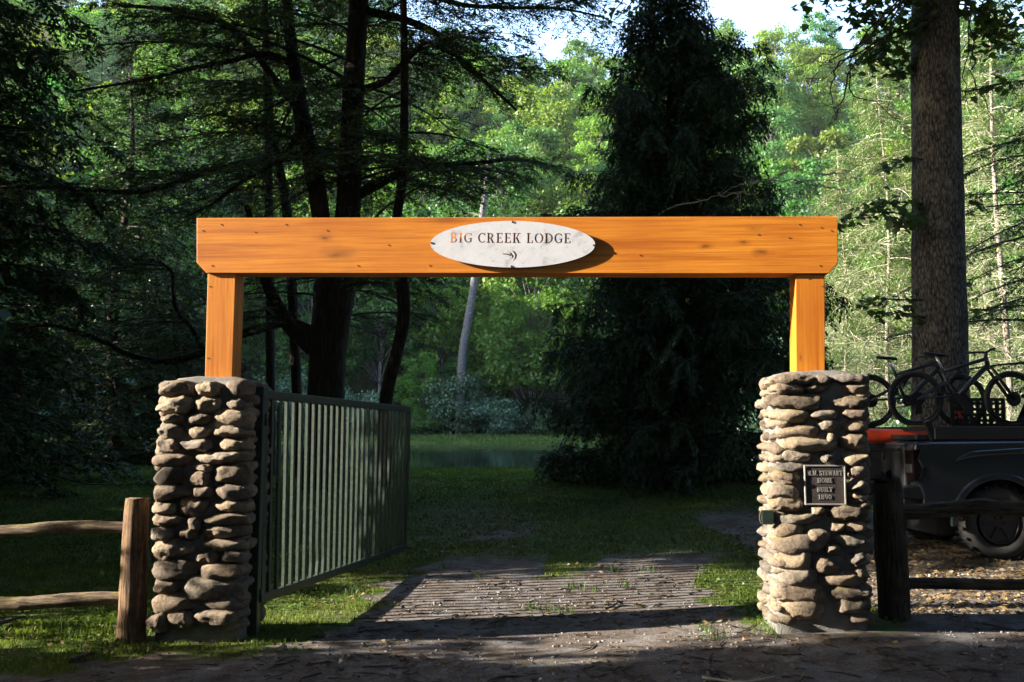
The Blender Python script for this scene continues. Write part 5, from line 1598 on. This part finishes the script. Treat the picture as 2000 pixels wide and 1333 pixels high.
# ------------------------------------------------------------------ grass, litter, pebbles
rg = np.random.default_rng(99)
def scatter(n, x0, x1, y0, y1, dens, cone=True):
    x, y = rg.uniform(x0, x1, n), rg.uniform(y0, y1, n)
    if cone:
        k = np.abs(x) < 0.56 * y + 0.8
        x, y = x[k], y[k]
    k = rg.random(len(x)) < dens(x, y)
    return x[k], y[k]
def free(x, y):
    """0 inside pillars and posts"""
    lx = (x - GATE_O.x) * GX.x + (y - GATE_O.y) * GX.y
    ly = (x - GATE_O.x) * GY.x + (y - GATE_O.y) * GY.y
    f = np.ones_like(x)
    for c in ((-2.52, 0.1), (2.52, 0.1)):
        f = f * ~((np.abs(lx - c[0]) < 0.38) & (np.abs(ly - c[1]) < 0.31))
    return f
def blades(name, x, y, h, w, m, lean=0.5):
    n = len(x)
    z = gz(x, y) - 0.004
    a = rg.uniform(0, 2 * PI, n)
    le = rg.uniform(0.1, 1.0, n) * lean
    b = rg.uniform(0, 2 * PI, n)
    P = np.stack([x, y, z], 1)
    Wd = np.stack([np.cos(a), np.sin(a), 0 * a], 1) * (w * rg.uniform(0.6, 1.3, n))[:, None] / 2
    Ld = np.stack([np.cos(b), np.sin(b), 0 * b], 1) * (h * le)[:, None]
    mid = P + Ld * 0.35 + np.array([0, 0, 1.0]) * (h * 0.6)[:, None]
    tip = P + Ld + np.array([0, 0, 1.0]) * (h * (1 - 0.35 * le))[:, None]
    V = np.stack([P - Wd, P + Wd, mid + Wd * 0.8, mid - Wd * 0.8, tip], 1).reshape(-1, 3)
    k = np.arange(n)[:, None] * 5
    T = np.concatenate([k + np.array([[0, 1, 2]]), k + np.array([[0, 2, 3]]), k + np.array([[3, 2, 4]])])
    return tag(link(name, np_mesh(name, V, T), m), kind='stuff')
gd = lambda x, y: np.clip((grass_mask(x, y) - 0.35) * 1.5, 0, 1) * free(x, y)
x, y = scatter(260000, -7, 7, 5.2, 12, lambda x, y: gd(x, y) * (0.35 + 0.65 * sstep(0.35, 0.6, fbm(x * 2.3, y * 2.3, 71))))
hh = 0.02 + 0.05 * fbm(x * 1.7, y * 1.7, 73) ** 2 * rg.uniform(0.5, 1.6, len(x))
# longer tufts where the mower does not reach: under the rails and round the pillar feet
tuft = np.exp(-((y - 8.0) / 0.35) ** 2) * (np.abs(x) > 2.1)
hh = hh * (1 + 1.6 * tuft * fbm(x * 5, y * 5, 75))
blades('grass', x, y, hh, 0.0065 + 0 * x, M['grass'], 0.9)
x, y = scatter(300000, -15, 16, 12, 27, lambda x, y: gd(x, y))
blades('lawn_grass', x, y, 0.02 + 0.035 * rg.random(len(x)), 0.015 + 0 * x, M['grass'], 0.7)
# rough grass of the far bank and reedy tufts at the water's edge
x, y = scatter(60000, -46, 46, 79.2, 87.5, lambda x, y: 0.35 + 0.65 * sstep(0.4, 0.6, fbm(x * 0.5, y * 0.5, 77)))
blades('bank_grass', x, y, 0.10 + 0.22 * rg.random(len(x)) ** 2, 0.07 + 0 * x, M['weed'], 0.6)
x, y = scatter(9000, -20, 20, 25.2, 26.6, lambda x, y: sstep(0.42, 0.62, fbm(x * 0.9, y * 0.9, 79)))
blades('shore_grass', x, y, 0.08 + 0.20 * rg.random(len(x)) ** 2, 0.016 + 0 * x, M['grass'], 0.5)
# stray blades and tufts on the drive
tx, ty = [], []
for u, v in ((985, 1212), (1120, 1145), (1155, 1150), (1195, 1120), (1265, 1120), (1215, 1145), (1040, 1185), (1100, 1190), (1370, 1235), (1385, 1250), (940, 1125), (870, 1110), (700, 1150), (1070, 1188), (1470, 1190), (1450, 1170), (1500, 1255)):
    yy_ = 1.6 * F_PX / (v - HORIZON)
    xx_ = (u - 1000) / F_PX * yy_
    k = rg.integers(14, 34)
    tx.append(xx_ + rg.normal(0, 0.045, k)); ty.append(yy_ + rg.normal(0, 0.06, k))
x, y = np.concatenate(tx), np.concatenate(ty)
blades('grass', x, y, rg.uniform(0.04, 0.12, len(x)), 0.007 + 0 * x, M['grass'], 0.8)
# tall thin stalks by the log fence
x = np.concatenate([rg.normal(c, 0.09, 12) for c in (-3.4, -3.15, -2.85, -3.75, -2.62)]); y = 7.95 + rg.normal(0, 0.18, len(x))
blades('grass', x, y, rg.uniform(0.12, 0.26, len(x)), 0.006 + 0 * x, M['grass'], 0.55)

def flat_leaves(name, x, y, L, w, m, tilt=0.5, lift=0.01):
    n = len(x)
    P = np.stack([x, y, gz(x, y) + lift * rg.uniform(0.3, 1.6, n)], 1)
    a = rg.uniform(0, 2 * PI, n)
    T = np.stack([np.cos(a), np.sin(a), rg.normal(0.05, tilt * 0.4, n)], 1)
    N = unit(np.array([0, 0, 1.0]) + rg.normal(0, tilt, (n, 3)))
    A = leaf_arr(P, unit(T), N, L * rg.uniform(0.5, 1.4, n), w * rg.uniform(0.6, 1.4, n), 0.2)
    return tag(link(name, np_mesh(name, A.reshape(-1, 3), np.arange(4 * n).reshape(n, 4)), m), kind='stuff')
x, y = scatter(22000, -6, 6, 5.4, 10.5, lambda x, y: gd(x, y) * sstep(0.48, 0.62, fbm(x * 1.9, y * 1.9, 81)) * free(x, y))
flat_leaves('weeds', x, y, 0.045, 0.022, M['weed'], 0.5, 0.03)
# fallen leaves: thick to the side beyond the dark fence, thin elsewhere
def lit_d(x, y):
    w = fbm(x * 1.3, y * 1.3, 91)
    return np.clip(0.9 * sstep(2.5, 3.0, x) * sstep(7.9, 8.3, y) * sstep(14, 12, y) + 0.16 * sstep(0.48, 0.65, w) + 0.25 * sstep(1.6, 0.6, np.sqrt((x + .7) ** 2 + ((y - 15) / 2) ** 2)), 0, 1) * free(x, y)
x, y = scatter(52000, -6, 9, 5.3, 16, lit_d)
flat_leaves('leaf_litter', x, y, 0.060, 0.030, M['litter'], 0.5, 0.012)

# pebbles and grit of the road
PV, PF = ico(1)
def pebbles(name, x, y, s, m):
    n = len(x)
    z = gz(x, y)
    sc = np.stack([s * rg.uniform(0.7, 1.4, n), s * rg.uniform(0.7, 1.4, n), s * rg.uniform(0.4, 0.8, n)], 1)
    jit = 1 + rg.uniform(-0.25, 0.25, (n, len(PV), 1))
    V = PV[None] * jit * sc[:, None, :]
    a = rg.uniform(0, 2 * PI, n)
    R = np.stack([np.stack([np.cos(a), -np.sin(a)], 1), np.stack([np.sin(a), np.cos(a)], 1)], 1)
    V[:, :, :2] = np.einsum('nij,nkj->nki', R, V[:, :, :2])
    V = V + np.stack([x, y, z + s * 0.15], 1)[:, None, :]
    F_ = PF[None] + (np.arange(n) * len(PV))[:, None, None]
    return tag(link(name, np_mesh(name, V.reshape(-1, 3), F_.reshape(-1, 3)), m), kind='stuff')
def peb_mat():
    m, nt, b = mat('road_pebble', 0.8, spec=0.3)
    nt.links.new(ramp(nt, noise_tex(nt, coords(nt), 14, 3), [(0.3, (0.10, 0.09, 0.085)), (0.5, (0.17, 0.155, 0.15)), (0.70, (0.25, 0.245, 0.245))]), b.inputs['Base Color'])
    return m
M['pebble'] = peb_mat()
x, y = scatter(22000, -4.5, 5, 5.0, 10.5, lambda x, y: (1 - grass_mask(x, y)) * (0.15 + 0.85 * sstep(0.45, 0.65, fbm(x * 1.2, y * 1.2, 95))) * free(x, y))
pebbles('gravel', x, y, 0.003 + 0.013 * rg.random(len(x)) ** 5, M['pebble'])
# twigs and needles
x, y = scatter(4500, -4.5, 6, 5.0, 11, lambda x, y: (0.35 + 0.65 * sstep(0.5, 0.6, fbm(x * 1.5, y * 1.5, 97))) * (1 - 0.8 * grass_mask(x, y)) * free(x, y))
tw = MB()
for px_, py_ in zip(x, y):
    L = 0.04 + 0.26 * rg.random() ** 2; a = rg.uniform(0, 2 * PI); k = rg.normal(0, 0.03)
    p0 = np.array([px_, py_]); d = np.array([math.cos(a), math.sin(a)]); s_ = np.array([-d[1], d[0]])
    pp = [p0, p0 + d * L * 0.5 + s_ * k, p0 + d * L]
    zz = gz(np.array([p[0] for p in pp]), np.array([p[1] for p in pp]))
    r = rg.uniform(0.0015, 0.0060)
    tw.tube([(p[0], p[1], z_ + r + 0.003) for p, z_ in zip(pp, zz)], [r, r, r * 0.5], 3)
tag(tw.build('twig_litter', M['twig_dark']), kind='stuff')
def stick(label, pix, r, m_):
    pts = []
    for u, v in pix:
        y_ = 1.59 * F_PX / (v - HORIZON); x_ = (u - 1000) / F_PX * y_
        pts.append(Vector((x_, y_, float(gz(x_, y_)) + r + 0.006)))
    b = pts[0]
    t = tag(empty('fallen_stick', b), label, 'stick')
    mb = MB(); sl, sr = smooth_line([p - b for p in pts], list(np.linspace(r, r * 0.5, len(pts))), 10)
    mb.tube(sl, sr, 6); mb.build('stem', m_, t, True)
    return t
stick('crooked forked stick lying on the striped sunlit part of the drive', [(1180, 1185), (1197, 1178), (1200, 1170), (1188, 1164)], 0.010, M['twig_dark'])
stick('thin curved root like stick at the bottom of the road', [(1362, 1316), (1410, 1325), (1450, 1327), (1500, 1320)], 0.008, M['twig_pale'])
stick('dark chunk of bark lying in the sunlit grass near the log fence post', [(160, 1272), (180, 1264), (202, 1258)], 0.020, M['twig_dark'])
stick('dead dark branch lying under the lower rail of the sunlit fence', [(10, 1205), (30, 1198), (55, 1190), (70, 1188)], 0.022, M['twig_dark'])

# ------------------------------------------------------------------ thin morning air over the valley
hz = MB()
hz.box((0, 258, 63), (900, 860, 132))
air = bpy.data.materials.new('morning_air')
air.use_nodes = True
nt = air.node_tree
for n in list(nt.nodes): nt.nodes.remove(n)
ao = nd(nt, 'ShaderNodeOutputMaterial')
pv = nd(nt, 'ShaderNodeVolumePrincipled')
pv.inputs['Density'].default_value = 0.00010
pv.inputs['Color'].default_value = (0.82, 0.94, 1.0, 1)
nt.links.new(pv.outputs[0], ao.inputs['Volume'])
tag(hz.build('haze', air), kind='stuff')
S.cycles.volume_bounces = 0
